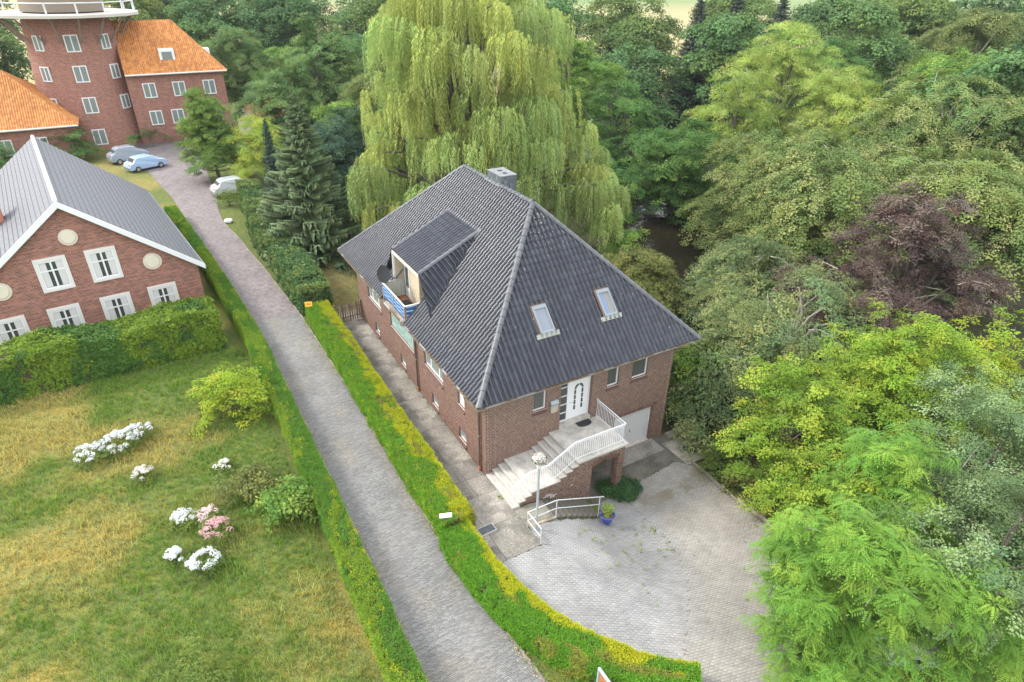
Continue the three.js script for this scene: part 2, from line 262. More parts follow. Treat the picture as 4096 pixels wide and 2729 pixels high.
// ---------------------------------------------------------------- concrete path beside the house and apron before the garage
{
  const bed = structure('side_path', drape([[-2.1, -19.6], [-0.02, -19.6], [-0.02, 0.02], [0.0, 2.62], [0.12, 3.84], [0.12, 4.87], [-2.9, 4.87], [-2.9, 3.2], [-2.1, 3.0]], -0.02, 0.3), M.sand);
  const R = rngOf(12), ms = [0, 1, 2].map(i => mat(0.3 + i * 0.03, 0.29 + i * 0.029, 0.275 + i * 0.028, 0.9, { map: rep(T.concrete, 0.2 + i * 0.04), bumpMap: M.concrete.bumpMap, bumpScale: 0.004 }));
  for (let z = -19.6; z < 4.8;) {
    const l = Math.min(0.9 + R() * 1.3, 4.86 - z), wide = z + l > 2.7, xs = wide ? [-2.9, -1.6, 0.1] : R() < 0.5 ? [-2.1, -0.02] : [-2.1, -0.9 - R() * 0.4, -0.02];
    for (let i = 0; i < xs.length - 1; i++) { if (l < 0.12) continue; const g = new Geo(); g.box(xs[i] + 0.008, -0.1, z + 0.008, xs[i + 1] - 0.008, 0.012 + R() * 0.012, z + l - 0.008, [1, 1, 1], null, 'd', v => [v[0], v[1] + (v[1] > 0 ? (h2(v[0] * 31, v[2] * 17) - 0.5) * 0.008 : 0), v[2]]); g.u = g.p.reduce((o, _, k) => (k % 3 === 0 && o.push(g.p[k], g.p[k + 2]), o), []); part('path_slab', g.geometry(), ms[Math.floor(R() * 3)], bed); }
    z += l;
  }
  const ap = structure('garage_apron', drape([[4.42, 0.02], [11.16, 0.02], [12.7, 0.9], [12.7, 2.6], [10.9, 2.75], [10.3, 2.15], [7, 2.5], [4.9, 2.75], [4.42, 2.9]], 0.012, 0.15), M.darkConcrete);
  part('threshold_slab', boxGeo(7.4, -1.75, 0.03, 10.4, -1.715, 1.15), mat(0.34, 0.33, 0.31, 0.9, { map: rep(T.concrete, 0.3) }), ap);
  part('slab', boxGeo(10.6, -1.75, 0.7, 12.6, -1.705, 2.7), mat(0.42, 0.4, 0.36, 0.9, { map: rep(T.concrete, 0.4) }), ap);
  part('kerb', boxGeo(11.18, -1.76, 0.2, 13.2, -1.52, 0.62), mat(0.4, 0.38, 0.34, 0.9, { map: rep(T.concrete, 0.5) }), ap);
  const gr = thing('drain_cover', 'dark iron drain cover in the concrete right of the garage', 'drain cover', [11.57, -1.705, 1.85]);
  part('rim', boxGeo(-0.25, 0, -0.36, 0.25, 0.016, 0.36), mat(0.1, 0.105, 0.11, 0.6, { metal: 0.4 }), gr);
  for (let i = 0; i < 6; i++) part('bar', boxGeo(-0.2, 0.0165, -0.3 + i * 0.105, 0.2, 0.03, -0.24 + i * 0.105), mat(0.075, 0.08, 0.085, 0.6, { metal: 0.4 }), gr);
  const mc = thing('manhole_cover', 'rectangular grey steel manhole cover in the path by the hedge end', 'manhole cover', [-1.55, 0.028, 3.02], 0.04);
  part('rim', boxGeo(-0.38, -0.03, -0.23, 0.38, 0.006, 0.23), mat(0.4, 0.38, 0.34, 0.9), mc);
  part('plate', boxGeo(-0.345, 0.0065, -0.195, 0.345, 0.016, 0.195), mat(0.12, 0.135, 0.15, 0.5, { metal: 0.5, map: rep(T.grain, 2) }), mc);
  // right hand kerb of the yard
  const kb = [[10.92, 2.7], [10.97, 3.7], [10.7, 6], [10.47, 7.5], [10.02, 9.5], [8.3, 11.6], [6.6, 13.1], [5.7, 15.1]];
  const km = mat(0.36, 0.33, 0.28, 0.9, { map: rep(T.concrete, 0.8) });
  const kt = thing('yard_kerb', 'low concrete kerb along the planted right edge of the paved yard', 'kerb');
  for (let i = 0; i < kb.length - 1; i++) { const [ax, az] = kb[i], [bx, bz] = kb[i + 1], L = Math.hypot(bx - ax, bz - az), n = Math.round(L); for (let j = 0; j < n; j++) { const t = (j + 0.5) / n, x = lerp(ax, bx, t), z = lerp(az, bz, t); part('kerb_stone', roundBox(0.1, 0.3, L / n - 0.012, 0.015), km, kt, [x + 0.02, yard(x, z) - 0.04 + R() * 0.02, z], [0, Math.atan2(bx - ax, bz - az), 0]); } }
}
// ---------------------------------------------------------------- the brick house
const W = 11.1, L = 18.5, EY = 4.71, RY = 10.92, OX = 0.75, OZ = 0.8, RXc = W / 2, RZ0 = -5.46, RZ1 = -13.09, CO = 0.083, Y0 = -1.909;
const brickTones = [[0.14, 0.066, 0.043], [0.168, 0.079, 0.049], [0.118, 0.056, 0.04], [0.2, 0.1, 0.06], [0.1, 0.051, 0.04]];
const brickMats = brickTones.map(c => mat(...c, 0.8, { map: rep(T.grain, 1.7), bumpMap: rep(T.bump, 2), bumpScale: 0.002 }));
M.brick = mat(1, 1, 1, 0.8, { vertexColors: true, map: rep(T.grain, 1.7), bumpMap: rep(T.bump, 2), bumpScale: 0.002 });
M.mortar = mat(0.6, 0.52, 0.44, 0.95, { map: rep(T.grain, 1.1), bumpMap: rep(T.bump, 2), bumpScale: 0.003 });
M.pane = mat(0.05, 0.058, 0.054, 0.07, { phys: true, ior: 1.5 });
M.paneLight = mat(0.17, 0.2, 0.19, 0.06, { phys: true, ior: 1.5 });  // opaque pane, paler base colour stands in for reflections and the room behind
M.frame = mat(0.6, 0.61, 0.61, 0.3);
M.sillBrick = [mat(0.1, 0.052, 0.045, 0.75, { map: rep(T.grain, 2) }), mat(0.125, 0.06, 0.05, 0.75, { map: rep(T.grain, 2) })];
const qy = y => Y0 + Math.round((y - Y0) / CO) * CO;

const house = thing('brick_house', 'detached brick house with dark hipped tile roof, dormer balcony and garage', 'house');
const brickRest = new Geo(), brickOwn = [];
const mFront = new THREE.Matrix4(), mLeft = new THREE.Matrix4().makeRotationY(-Math.PI / 2).setPosition(0, 0, -L), mRight = new THREE.Matrix4().makeRotationY(Math.PI / 2).setPosition(W, 0, 0), mBack = new THREE.Matrix4().makeRotationY(Math.PI).setPosition(W, 0, -L);
// one leaf of brickwork in wall axes (u along, y up, z out), bricks 6 mm proud of the mortar
function brickLeaf(G, m, len, top, opens, ends, seed, take, reveal = 0.2, base = Y0) {
  const R = rngOf(seed);
  for (let k = Math.round((base - Y0) / CO), y; (y = Y0 + k * CO) < (typeof top === 'function' ? 99 : top) - 0.03 && k < 90; k++) {
    const yc = y + CO / 2, ev = (k & 1) === 0;
    if (typeof top === 'function' && yc > 3) break;
    let a = ends[0] === 'e' ? (ev ? -0.009 : 0.127) : ends[0] === 'o' ? (ev ? 0.127 : -0.009) : 0, b = ends[1] === 'e' ? (ev ? len + 0.009 : len - 0.127) : ends[1] === 'o' ? (ev ? len - 0.127 : len + 0.009) : len;
    if (typeof top === 'function') { a = Math.max(a, top(yc)); if (a > b - 0.06) continue; }
    const cuts = opens.filter(o => yc > o[2] && yc < o[3]).sort((p, q) => p[0] - q[0]); const runs = []; let s = a;
    for (const o of cuts) { if (o[0] > s) runs.push([s, Math.min(b, o[0]), s !== a, true]); s = Math.max(s, o[1]); } if (s < b) runs.push([s, b, s !== a, false]);
    for (const [r0, r1, eL, eR] of runs) {
      let u = r0, i = 0;
      while (u < r1 - 0.03) {
        let w = (i === 0 && !ev) ? 0.115 : R() < 0.22 ? 0.115 : 0.24; if (r1 - (u + w + 0.011) < 0.06) w = r1 - u;
        const u1 = Math.min(r1, u + w), d = ((i === 0 && eL) || (u1 >= r1 - 1e-6 && eR)) ? reveal : 0.1, t = Math.floor(R() * R() * 5), kk = 0.82 + 0.36 * R();
        if (take && d < 0.15 && (Math.abs(u1 - u - 0.24) < 1e-4 || Math.abs(u1 - u - 0.115) < 1e-4) && take(u, y)) brickOwn.push([u, y, u1 - u, t]);
        else G.box(u, y + 0.0115, -d, u1, y + CO - 0.0115, 0.009, brickTones[t].map(q => q * kk), m, 'b', null);
        u = u1 + 0.011; i++;
      }
    }
  }
}
function mortarWall(parent, m, a, b, y0, y1, opens, th = 0.3) {
  const e = 0.006, holes = opens.map(o => [[o[0] - e, Math.max(o[2] - e, y0 + 0.01)], [o[1] + e, Math.max(o[2] - e, y0 + 0.01)], [o[1] + e, o[3] + e], [o[0] - e, o[3] + e]]);
  const g = prism([[a, y0], [b, y0], [b, y1], [a, y1]], -th, 0, holes); g.applyMatrix4(m); return part('wall', g, M.mortar, parent);
}
const op = (a, b, c, d) => [a, b, qy(c), qy(d)];
const frontOpen = { w1: op(2.5, 3.24, 2.83, 4.07), door: op(4.07, 5.93, 1.33, 4.07), w2: op(6.83, 7.54, 2.8, 4.07), w3: op(8.4, 9.4, 2.8, 4.07), garage: op(7.6, 10.22, -1.74, 0.54) };
const zl = (a, b, c, d) => op(a + L, b + L, c, d);
const leftOpen = { A: zl(-16.38, -13.92, 2.38, 3.92), blocks: zl(-12.3, -8.62, 2.2, 3.92), B: zl(-7.1, -4.66, 2.4, 3.92), C: zl(-2.94, -2.18, 2.38, 3.92), b0: zl(-15.49, -14.64, 0.33, 1.0), b1: zl(-10.97, -10.12, 0.33, 1.0), b2: zl(-6.3, -5.45, 0.33, 1.0), b3: zl(-2.94, -2.09, 0.33, 1.0) };
{
  const TOP = 4.33;
  mortarWall(house, mFront, 0, W, Y0, TOP, Object.values(frontOpen)); mortarWall(house, mLeft, 0.3, L - 0.3, Y0, TOP, Object.values(leftOpen));
  mortarWall(house, mRight, 0.3, L - 0.3, Y0 - 0.5, TOP, []); mortarWall(house, mBack, 0, W, Y0 - 0.5, TOP, []);
  // the soldier course over the garage takes the place of plain brick
  const gar = frontOpen.garage, soldier = [gar[0] - 0.3, gar[1] + 0.24, gar[3], gar[3] + CO * 3];
  let taken = 0;
  brickLeaf(brickRest, mFront, W, TOP, [...Object.values(frontOpen), soldier], ['e', 'e'], 101, (u, y) => u > 0.3 && u < 2.3 && y > 0.9 && y < 3.6 && taken++ < 292);
  brickLeaf(brickRest, mLeft, L, TOP, Object.values(leftOpen), ['o', 'o'], 102, null, 0.14);
  brickLeaf(brickRest, mRight, L, TOP, [], ['o', 'o'], 103); brickLeaf(brickRest, mBack, W, TOP, [], ['e', 'e'], 104);
  const R = rngOf(110);
  for (let u = soldier[0] + 0.004; u < soldier[1] - 0.05; u += 0.0755) { const t = Math.floor(R() * 5), k = 0.8 + 0.35 * R(); brickRest.box(u, soldier[2] + 0.008, -0.2, u + 0.064, soldier[3] - 0.008, 0.006, brickTones[t].map(q => q * k), null, 'b'); }
  const bw = part('brickwork', brickRest.geometry(), M.brick, house); bw.userData.kind = 'stuff';
  const gs = boxGeo(0, 0.0115, -0.1, 0.24, CO - 0.0115, 0.009), gh = boxGeo(0, 0.0115, -0.1, 0.115, CO - 0.0115, 0.009);
  for (const [u, y, w, t] of brickOwn) part('brick', w > 0.2 ? gs : gh, brickMats[t], house, [u, y, 0]);
}
// windows: white frames, panes, and a sill of sloping bricks
function windowUnit(m, o, lights, { pane = M.pane, sill = true, set = 0.1, label, shutter = false, name = 'window' } = {}) {
  const g = new THREE.Group(); g.name = name; house.add(g); g.applyMatrix4(m); if (label) g.userData.label = label;
  const [u0, u1, y0, y1] = o, F = new Geo(), t = 0.075, z0 = -set - 0.07, z1 = -set;
  F.box(u0, y0, z0, u0 + t, y1, z1); F.box(u1 - t, y0, z0, u1, y1, z1); F.box(u0 + t, y0, z0, u1 - t, y0 + t, z1 + 0.004); F.box(u0 + t, y1 - t, z0, u1 - t, y1, z1 - 0.004);
  const xs = [u0 + t]; let tot = lights.reduce((a, b) => a + b, 0), x = u0 + t; for (const l of lights) { x += (u1 - u0 - 2 * t) * l / tot; xs.push(x); }
  for (let i = 1; i < xs.length - 1; i++) F.box(xs[i] - 0.05, y0 + t, z0, xs[i] + 0.05, y1 - t, z1 - 0.008);
  part('frame', F.geometry(), M.frame, g);
  if (shutter) { for (let y = y0 + t, i = 0; y < y1 - t - 0.02; y += 0.055, i++) part('shutter_slat', boxGeo(u0 + t + 0.002, y, z0 + 0.02, u1 - t - 0.002, Math.min(y + 0.05, y1 - t), z1 - 0.016), M.white, g); }
  else for (let i = 0; i < xs.length - 1; i++) { const a = xs[i] + (i ? 0.05 : 0), b = xs[i + 1] - (i < xs.length - 2 ? 0.05 : 0); part('pane', boxGeo(a, y0 + t, z0 + 0.025, b, y1 - t, z0 + 0.04), pane, g); }
  if (sill) { const n = Math.round((u1 - u0 + 0.1) / 0.122), w = (u1 - u0 + 0.1) / n, sg = roundBox(w - 0.014, 0.075, 0.25, 0.006, 1); for (let i = 0; i < n; i++) part('sill_brick', sg, M.sillBrick[(i * 7 + 3) % 5 < 2 ? 1 : 0], g, [u0 - 0.05 + (i + 0.5) * w, y0 - 0.085, -0.01], [0.75, 0, 0]); }
  return g;
}
const frosted = mat(0.1, 0.108, 0.1, 0.16, { phys: true, ior: 1.5, map: rep(T.grain, 3) });
windowUnit(mFront, frontOpen.w1, [1], { pane: frosted }); windowUnit(mFront, frontOpen.w2, [1], { pane: frosted }); windowUnit(mFront, frontOpen.w3, [1], { pane: frosted });
windowUnit(mLeft, leftOpen.A, [0.9, 1.6, 0.9], { pane: M.paneLight }); windowUnit(mLeft, leftOpen.B, [0.9, 1.6, 0.9], { pane: M.paneLight });
windowUnit(mLeft, leftOpen.C, [1], { shutter: true, label: 'small window closed with a white roller shutter' });
for (const k of ['b0', 'b1', 'b2', 'b3']) windowUnit(mLeft, leftOpen[k], [1], { pane: M.paneLight });
{ // glass block window
  const g = new THREE.Group(); g.name = 'glass_block_window'; house.add(g); g.applyMatrix4(mLeft); g.userData.label = 'wide window of greenish glass blocks under the balcony';
  const [u0, u1, y0, y1] = leftOpen.blocks, gb = roundBox(0.152, 0.152, 0.05, 0.02, 2), mm = [0, 1, 2].map(i => mat(0.2 + i * 0.05, 0.32 + i * 0.05, 0.28 + i * 0.05, 0.12, { phys: true, clearcoat: 0.6 }));
  const c = Math.round((u1 - u0 - 0.06) / 0.2), r = Math.round((y1 - y0 - 0.06) / 0.2), R = rngOf(14);
  part('mortar_grid', boxGeo(u0, y0, -0.16, u1, y1, -0.105), mat(0.5, 0.52, 0.5, 0.8), g);
  for (let i = 0; i < c; i++) for (let j = 0; j < r; j++) part('glass_block', gb, mm[Math.floor(R() * 3)], g, [u0 + 0.03 + (i + 0.5) * (u1 - u0 - 0.06) / c, y0 + 0.03 + (j + 0.5) * (y1 - y0 - 0.06) / r, -0.085]);
  const n = 30, w = (u1 - u0) / n, sg = roundBox(w - 0.012, 0.07, 0.2, 0.006, 1); for (let i = 0; i < n; i++) part('sill_brick', sg, M.sillBrick[i % 3 ? 0 : 1], g, [u0 + (i + 0.5) * w, y0 - 0.075, -0.02], [0.75, 0, 0]);
}
{ // front door with sidelight in a brick recess
  const g = new THREE.Group(); g.name = 'front_door'; house.add(g); g.userData.label = 'white front door with two arched glazed strips and a sidelight';
  const [a, b, , y1] = frontOpen.door, y0 = 1.5, z = -0.2, F = new Geo();
  part('sill', boxGeo(a - 0.004, 1.2, -0.5, b + 0.004, y0 - 0.001, 0.03), M.stone, g);
  F.box(a, y0, z - 0.09, a + 0.07, y1, z); F.box(b - 0.07, y0, z - 0.09, b, y1, z); F.box(a + 0.07, y1 - 0.07, z - 0.09, b - 0.07, y1, z - 0.003); F.box(a + 0.52, y0, z - 0.09, a + 0.62, y1 - 0.07, z - 0.002);
  for (let i = 1; i < 5; i++) F.box(a + 0.07, y0 + i * 0.5 - 0.02, z - 0.08, a + 0.52, y0 + i * 0.5 + 0.025, z - 0.012);
  F.box(a + 0.07, y0, z - 0.09, a + 0.52, y0 + 0.06, z - 0.006); part('frame', F.geometry(), M.white, g);
  for (let i = 0; i < 5; i++) part('sidelight_pane', boxGeo(a + 0.071, y0 + i * 0.5 + 0.06 * (i ? 0.42 : 1), z - 0.06, a + 0.519, Math.min(y0 + (i + 1) * 0.5 - 0.021, y1 - 0.071), z - 0.045), M.pane, g);
  const l0 = a + 0.62, l1 = b - 0.07, cx = (l0 + l1) / 2; 
  part('leaf', boxGeo(l0 + 0.004, y0 + 0.01, z - 0.07, l1 - 0.004, y1 - 0.074, z - 0.02), M.white, g);
  // two curved glazed strips forming an arch, with white bars
  const strip = s => { const P = [], r0 = 0.16, r1 = 0.27, yb = y0 + 0.5, ya = y0 + 1.7; P.push([s * r0, yb], [s * r1, yb]); for (let i = 0; i <= 8; i++) { const w = i / 8 * Math.PI / 2 * 0.92; P.push([s * r1 * Math.cos(w), ya + r1 * 1.15 * Math.sin(w)]); } for (let i = 8; i >= 0; i--) { const w = i / 8 * Math.PI / 2 * 0.92; P.push([s * r0 * Math.cos(w), ya + r0 * 1.15 * Math.sin(w)]); } return s < 0 ? P.reverse() : P; };
  for (const s of [-1, 1]) { const ge = prism(strip(s), 0, 0.012); part('glazed_strip', ge, M.pane, g, [cx, 0, z - 0.022]); for (let i = 0; i < 4; i++) part('glazing_bar', boxGeo(Math.min(s * 0.15, s * 0.28), 0, 0, Math.max(s * 0.15, s * 0.28), 0.035, 0.02), M.white, g, [cx, y0 + 0.78 + i * 0.3, z - 0.018]); }
  part('handle', tube([[0, 0, 0], [0, 0, 0.06], [0.12, 0, 0.06]], 0.012, 8), M.metalGrey, g, [l0 + 0.08, y0 + 1.02, z - 0.02]);
}
{ // garage door of ribbed white panels
  const g = new THREE.Group(); g.name = 'garage_door'; house.add(g); g.userData.label = 'white up-and-over garage door with vertical ribs';
  const [a, b, y0, y1] = frontOpen.garage, z = -0.2; part('backing', boxGeo(a, y0, z - 0.06, b, y1, z - 0.02), M.whiteOld, g);
  const n = 22, w = (b - a - 0.12) / n, rg = roundBox(w - 0.016, y1 - y0 - 0.12, 0.022, 0.006, 1); for (let i = 0; i < n; i++) part('rib', rg, M.whiteOld, g, [a + 0.06 + (i + 0.5) * w, (y0 + y1) / 2, z - 0.012]);
  part('frame', new Geo().box(a, y0, z - 0.019, a + 0.055, y1, z + 0.012).box(b - 0.055, y0, z - 0.019, b, y1, z + 0.012).box(a + 0.055, y1 - 0.055, z - 0.019, b - 0.055, y1, z + 0.01).geometry(), M.frame, g);
  part('handle', roundBox(0.05, 0.16, 0.05, 0.01), M.metalGrey, g, [(a + b) / 2, y0 + 0.95, z + 0.02]);
}
// ---------------------------------------------------------------- roof
M.tile = mat(1, 1, 1, 0.3, { vertexColors: true, map: rep(T.grain, 2.2), bumpMap: rep(T.bump, 3), bumpScale: 0.0015 });
const tileTones = [[0.014, 0.017, 0.03], [0.02, 0.024, 0.038], [0.011, 0.014, 0.025], [0.027, 0.031, 0.044]];
const tileMats = tileTones.map(c => mat(...c, 0.3, { map: rep(T.grain, 2.2), bumpMap: rep(T.bump, 3), bumpScale: 0.0015 }));
const TW = 0.2537, TL = 0.362, PROF = [0, 0.12, 0.24, 0.33, 0.42, 0.55, 0.68, 0.8, 0.92, 1];
const ph = s => s < 0.3 ? 0.004 - 0.022 * Math.sin(s / 0.3 * Math.PI) : 0.004 + 0.076 * Math.pow(Math.sin((s - 0.3) / 0.7 * Math.PI), 0.65);
// one pan tile; place(s 0..1 across, t 0..1 up, height) -> point
function tileInto(G, at, col) {
  const n = PROF.length, LEN = 1.14;
  const row = t => PROF.map(s => at(s, t * LEN, ph(s) + 0.012 + 0.046 * (1 - t)));
  const a = row(0), b = row(1), lip = PROF.map(s => at(s, 0, ph(s) + 0.04)), und = PROF.map(s => at(s, 0.3, ph(s) + 0.03));
  const up = at(0.5, 0.5, 1), o = at(0.5, 0.5, 0), N = [up[0] - o[0], up[1] - o[1], up[2] - o[2]];
  const across = (() => { const p = at(0, 0.5, 0), q = at(1, 0.5, 0), l = Math.hypot(q[0] - p[0], q[1] - p[1], q[2] - p[2]) || 1; return [(q[0] - p[0]) / l, (q[1] - p[1]) / l, (q[2] - p[2]) / l]; })();
  const nrm = PROF.map(s => { const e = 0.02, d = (ph(Math.min(1, s + e)) - ph(Math.max(0, s - e))) / ((Math.min(1, s + e) - Math.max(0, s - e)) * TW); const v = [N[0] - across[0] * d, N[1] - across[1] * d, N[2] - across[2] * d], l = Math.hypot(...v); return v.map(x => x / l); });
  for (let i = 0; i < n - 1; i++) {
    G.tri(a[i], a[i + 1], b[i + 1], col, [PROF[i] * TW, 0], [PROF[i + 1] * TW, 0], [PROF[i + 1] * TW, TL], [nrm[i], nrm[i + 1], nrm[i + 1]]); G.tri(a[i], b[i + 1], b[i], col, [PROF[i] * TW, 0], [PROF[i + 1] * TW, TL], [PROF[i] * TW, TL], [nrm[i], nrm[i + 1], nrm[i]]);
    G.quad(lip[i], lip[i + 1], a[i + 1], a[i], col); G.quad(und[i], und[i + 1], lip[i + 1], lip[i], col);
  }
}
const oneTile = (() => { const G = new Geo(); tileInto(G, (s, t, h) => [s * TW, h, -t * TL], [1, 1, 1]); const g = G.geometry(); g.deleteAttribute('color'); return g; })();
// a field of tiles on the plane O + u*U + v*Vv, bounded by lo(v) and hi(v); keep(u, v) leaves tiles out
function tileField(G, O, U, Vv, vmax, lo, hi, seed, keep = () => true, own = null, tones = tileTones) {
  const N = U.clone().cross(Vv).normalize(), R = rngOf(seed);
  for (let r = 0; r * TL < vmax - 0.04; r++) {
    const v = r * TL, vc = Math.min(v + TL / 2, vmax), a = lo(vc), b = hi(vc);
    for (let c = Math.floor(Math.min(lo(v), a) / TW) - 1; c * TW < Math.max(hi(v), b); c++) {
      const u = c * TW; if (u + TW / 2 < a - TW * 0.6 || u + TW / 2 > b + TW * 0.6 || !keep(u + TW / 2, vc)) continue;
      const tone = Math.floor(R() * 4), k = 0.85 + 0.3 * R(), tw = (R() - 0.5) * 0.012, ty = (R() - 0.5) * 0.014;
      if (own && u > a + 0.3 && u + TW < b - 0.3 && v + TL * 1.2 < vmax && own(u, v)) { const m = part('roof_tile', oneTile, tileMats[tone], roof); const M4 = new THREE.Matrix4().makeBasis(U, N, Vv.clone().negate()); M4.setPosition(O.clone().addScaledVector(U, u + tw * 0).addScaledVector(Vv, v + ty)); m.applyMatrix4(M4); continue; }
      tileInto(G, (s, t, h) => { const vv = Math.min(v + ty * (1 - t) + t * TL, vmax), uu = clamp(u + s * TW, lo(vv) - 0.02, hi(vv) + 0.02); const p = O.clone().addScaledVector(U, uu).addScaledVector(Vv, vv).addScaledVector(N, h); return [p.x, p.y, p.z]; }, tones[tone].map(q => q * k));
    }
  }
}
let ridgeRun; const roof = new THREE.Group(); roof.name = 'roof'; house.add(roof); roof.userData.label = 'steep hipped roof of dark glazed pan tiles';
const loggia = [-11.25, -7.85]; // z range where the balcony cuts the eave
const sL = Math.hypot(RXc + OX, RY - EY), sF = Math.hypot(-RZ0 + OZ, RY - EY);
{
  const FL = V(-OX, EY, OZ), FR = V(W + OX, EY, OZ), BL = V(-OX, EY, -L - OZ), BR = V(W + OX, EY, -L - OZ), R0 = V(RXc, RY, RZ0), R1 = V(RXc, RY, RZ1);
  const G = new Geo();
  const Uf = V(1, 0, 0), Vf = R0.clone().sub(V(RXc, EY, OZ)).normalize(), wF = W + 2 * OX;
  let nOwn = 0;
  tileField(G, FL, Uf, Vf, sF, v => RXc * 0 + (wF / 2) * v / sF, v => wF - (wF / 2) * v / sF, 201, () => true, (u, v) => v < 2.6 && u > 0.5 && nOwn++ < 296);
  // left slope: u runs from the back corner to the front corner
  const Ul = V(0, 0, 1), Vl = V(RXc + OX, RY - EY, 0).normalize(), lenL = L + 2 * OZ, f0 = RZ1 - (-L - OZ), f1 = OZ - RZ0;
  tileField(G, BL, Ul, Vl, sL, v => f0 * v / sL, v => lenL - f1 * v / sL, 202, (u, v) => { const z = u - L - OZ, x = -OX + v * (RXc + OX) / sL; return !(z > loggia[0] && z < loggia[1] && x < 0.8) && !(z > -11.2 && z < -7.75 && x > 0.75 && x < 3.4); });
  // right and back slopes
  tileField(G, FR, V(0, 0, -1), V(-(RXc + OX), RY - EY, 0).normalize(), sL, v => f1 * v / sL, v => lenL - f0 * v / sL, 203);
  tileField(G, BR, V(-1, 0, 0), V(0, RY - EY, RZ1 + L + OZ).normalize(), Math.hypot(RY - EY, RZ1 + L + OZ), v => (wF / 2) * v / sF, v => wF - (wF / 2) * v / sF, 204);
  const tf = part('tile_field', G.geometry(), M.tile, roof); tf.userData.kind = 'stuff';
  { // pale lichen spots scattered over the tiles, thickest below the front ridge end
    const Q = new Geo(), R3 = rngOf(37); const dot = (O, U, Vv, u, v, e) => { const N = U.clone().cross(Vv).normalize(), s = (((u / TW) % 1) + 1) % 1; if (s < 0.35) return; const p = O.clone().addScaledVector(U, u).addScaledVector(Vv, v).addScaledVector(N, ph(s) + 0.012 + 0.046 * (1 - ((v / TL) % 1)) + 0.004), a = R3() * 6.3, q = w => { const t = p.clone().addScaledVector(U, Math.cos(a + w) * e).addScaledVector(Vv, Math.sin(a + w) * e * 1.3); return [t.x, t.y, t.z]; }, k = 0.7 + 0.5 * R3(); Q.quad(q(0), q(1.5), q(3.1), q(4.6), [0.3 * k, 0.31 * k, 0.28 * k]); };
    for (let i = 0; i < 420; i++) { const top = R3() < 0.4, v = top ? sF - 0.3 - Math.pow(R3(), 1.5) * 2.2 : R3() * sF, w = wF / 2 * (1 - v / sF) - 0.25; if (w > 0.1) dot(FL, Uf, Vf, wF / 2 + (R3() - 0.5) * 2 * w, v, 0.012 + 0.022 * R3() * R3()); }
    for (let i = 0; i < 380; i++) { const v = R3() * sL, z = -14 + R3() * 12; if (v > 5 || v < 0.2) continue; const x = -OX + v * (RXc + OX) / sL; if (z > -12.6 && z < -6 && x < 4) continue; dot(BL, Ul, Vl, z + L + OZ, v, 0.012 + 0.018 * R3() * R3()); }
    part('lichen', Q.geometry(), mat(1, 1, 1, 0.9, { vertexColors: true }), roof).userData.kind = 'stuff'; }
  // deck under the tiles and soffit
  const D = new Geo(), q = (p, dy = -0.045) => [p.x, p.y + dy, p.z], at = (x, z) => [x, EY + (x + OX) * (RY - EY) / (RXc + OX) - 0.045, z];
  D.tri(q(FL), q(FR), q(R0)); D.quad(q(FR), q(BR), q(R1), q(R0)); D.tri(q(BR), q(BL), q(R1));
  // left slope in strips round the loggia
  const zx = (x) => [BL.z + f0 * (x + OX) / (RXc + OX), OZ - f1 * (x + OX) / (RXc + OX)];
  D.quad(at(-OX, BL.z), at(-OX, loggia[0]), at(0.74, loggia[0]), at(0.74, zx(0.74)[0])); D.quad(at(-OX, loggia[1]), at(-OX, OZ), at(0.74, zx(0.74)[1]), at(0.74, loggia[1])); D.quad(at(0.74, zx(0.74)[0]), at(0.74, zx(0.74)[1]), q(R0), q(R1));
  part('deck', D.geometry(), mat(0.05, 0.045, 0.04, 0.9), roof);
  const S = new Geo(), sy = EY - 0.13; // soffit boards: four strips
  S.box(-OX + 0.02, sy - 0.02, 0.02, W + OX - 0.02, sy, OZ - 0.02); S.box(-OX + 0.02, sy - 0.02, -L - OZ + 0.02, W + OX - 0.02, sy, -L - 0.02);
  S.box(-OX + 0.02, sy - 0.02, -L - 0.02, -0.02, sy, loggia[0]); S.box(-OX + 0.02, sy - 0.02, loggia[1], -0.02, sy, 0.02); S.box(W + 0.02, sy - 0.02, -L - 0.02, W + OX - 0.02, sy, 0.02);
  part('soffit', S.geometry(), mat(0.3, 0.24, 0.17, 0.8, { map: rep(T.streak, 1) }), roof);
  // ridge and hip tiles, each one a piece
  const rg = (() => { const P = [], ix = [], n = 8; for (let j = 0; j < 2; j++) for (let i = 0; i <= n; i++) { const w = i / n * Math.PI, r = (j ? 0.135 : 0.158); P.push(Math.cos(w) * r, Math.sin(w) * r * 0.85, j ? -0.43 : 0); } for (let i = 0; i < n; i++) { const a = i, b = i + n + 1; ix.push(a, a + 1, b, b, a + 1, b + 1); } const o = P.length / 3; for (let i = 0; i <= n; i++) { const w = i / n * Math.PI; P.push(Math.cos(w) * 0.158, Math.sin(w) * 0.158 * 0.85, 0, Math.cos(w) * 0.135, Math.sin(w) * 0.135 * 0.85, 0); } for (let i = 0; i < n; i++) { const a = o + i * 2; ix.push(a, a + 1, a + 2, a + 2, a + 1, a + 3); } const g = new THREE.BufferGeometry(); g.setAttribute('position', new THREE.Float32BufferAttribute(P, 3)); g.setAttribute('uv', new THREE.Float32BufferAttribute(P.filter((_, i) => i % 3 !== 1), 2)); g.setIndex(ix); const h = g.toNonIndexed(); g.computeVertexNormals(); return g; })();
  const rm = [mat(0.06, 0.065, 0.075, 0.4, { map: rep(T.grain, 2) }), mat(0.085, 0.09, 0.098, 0.45, { map: rep(T.grain, 2) }), mat(0.07, 0.075, 0.085, 0.4, { map: rep(T.grain, 2) })], R = rngOf(33);

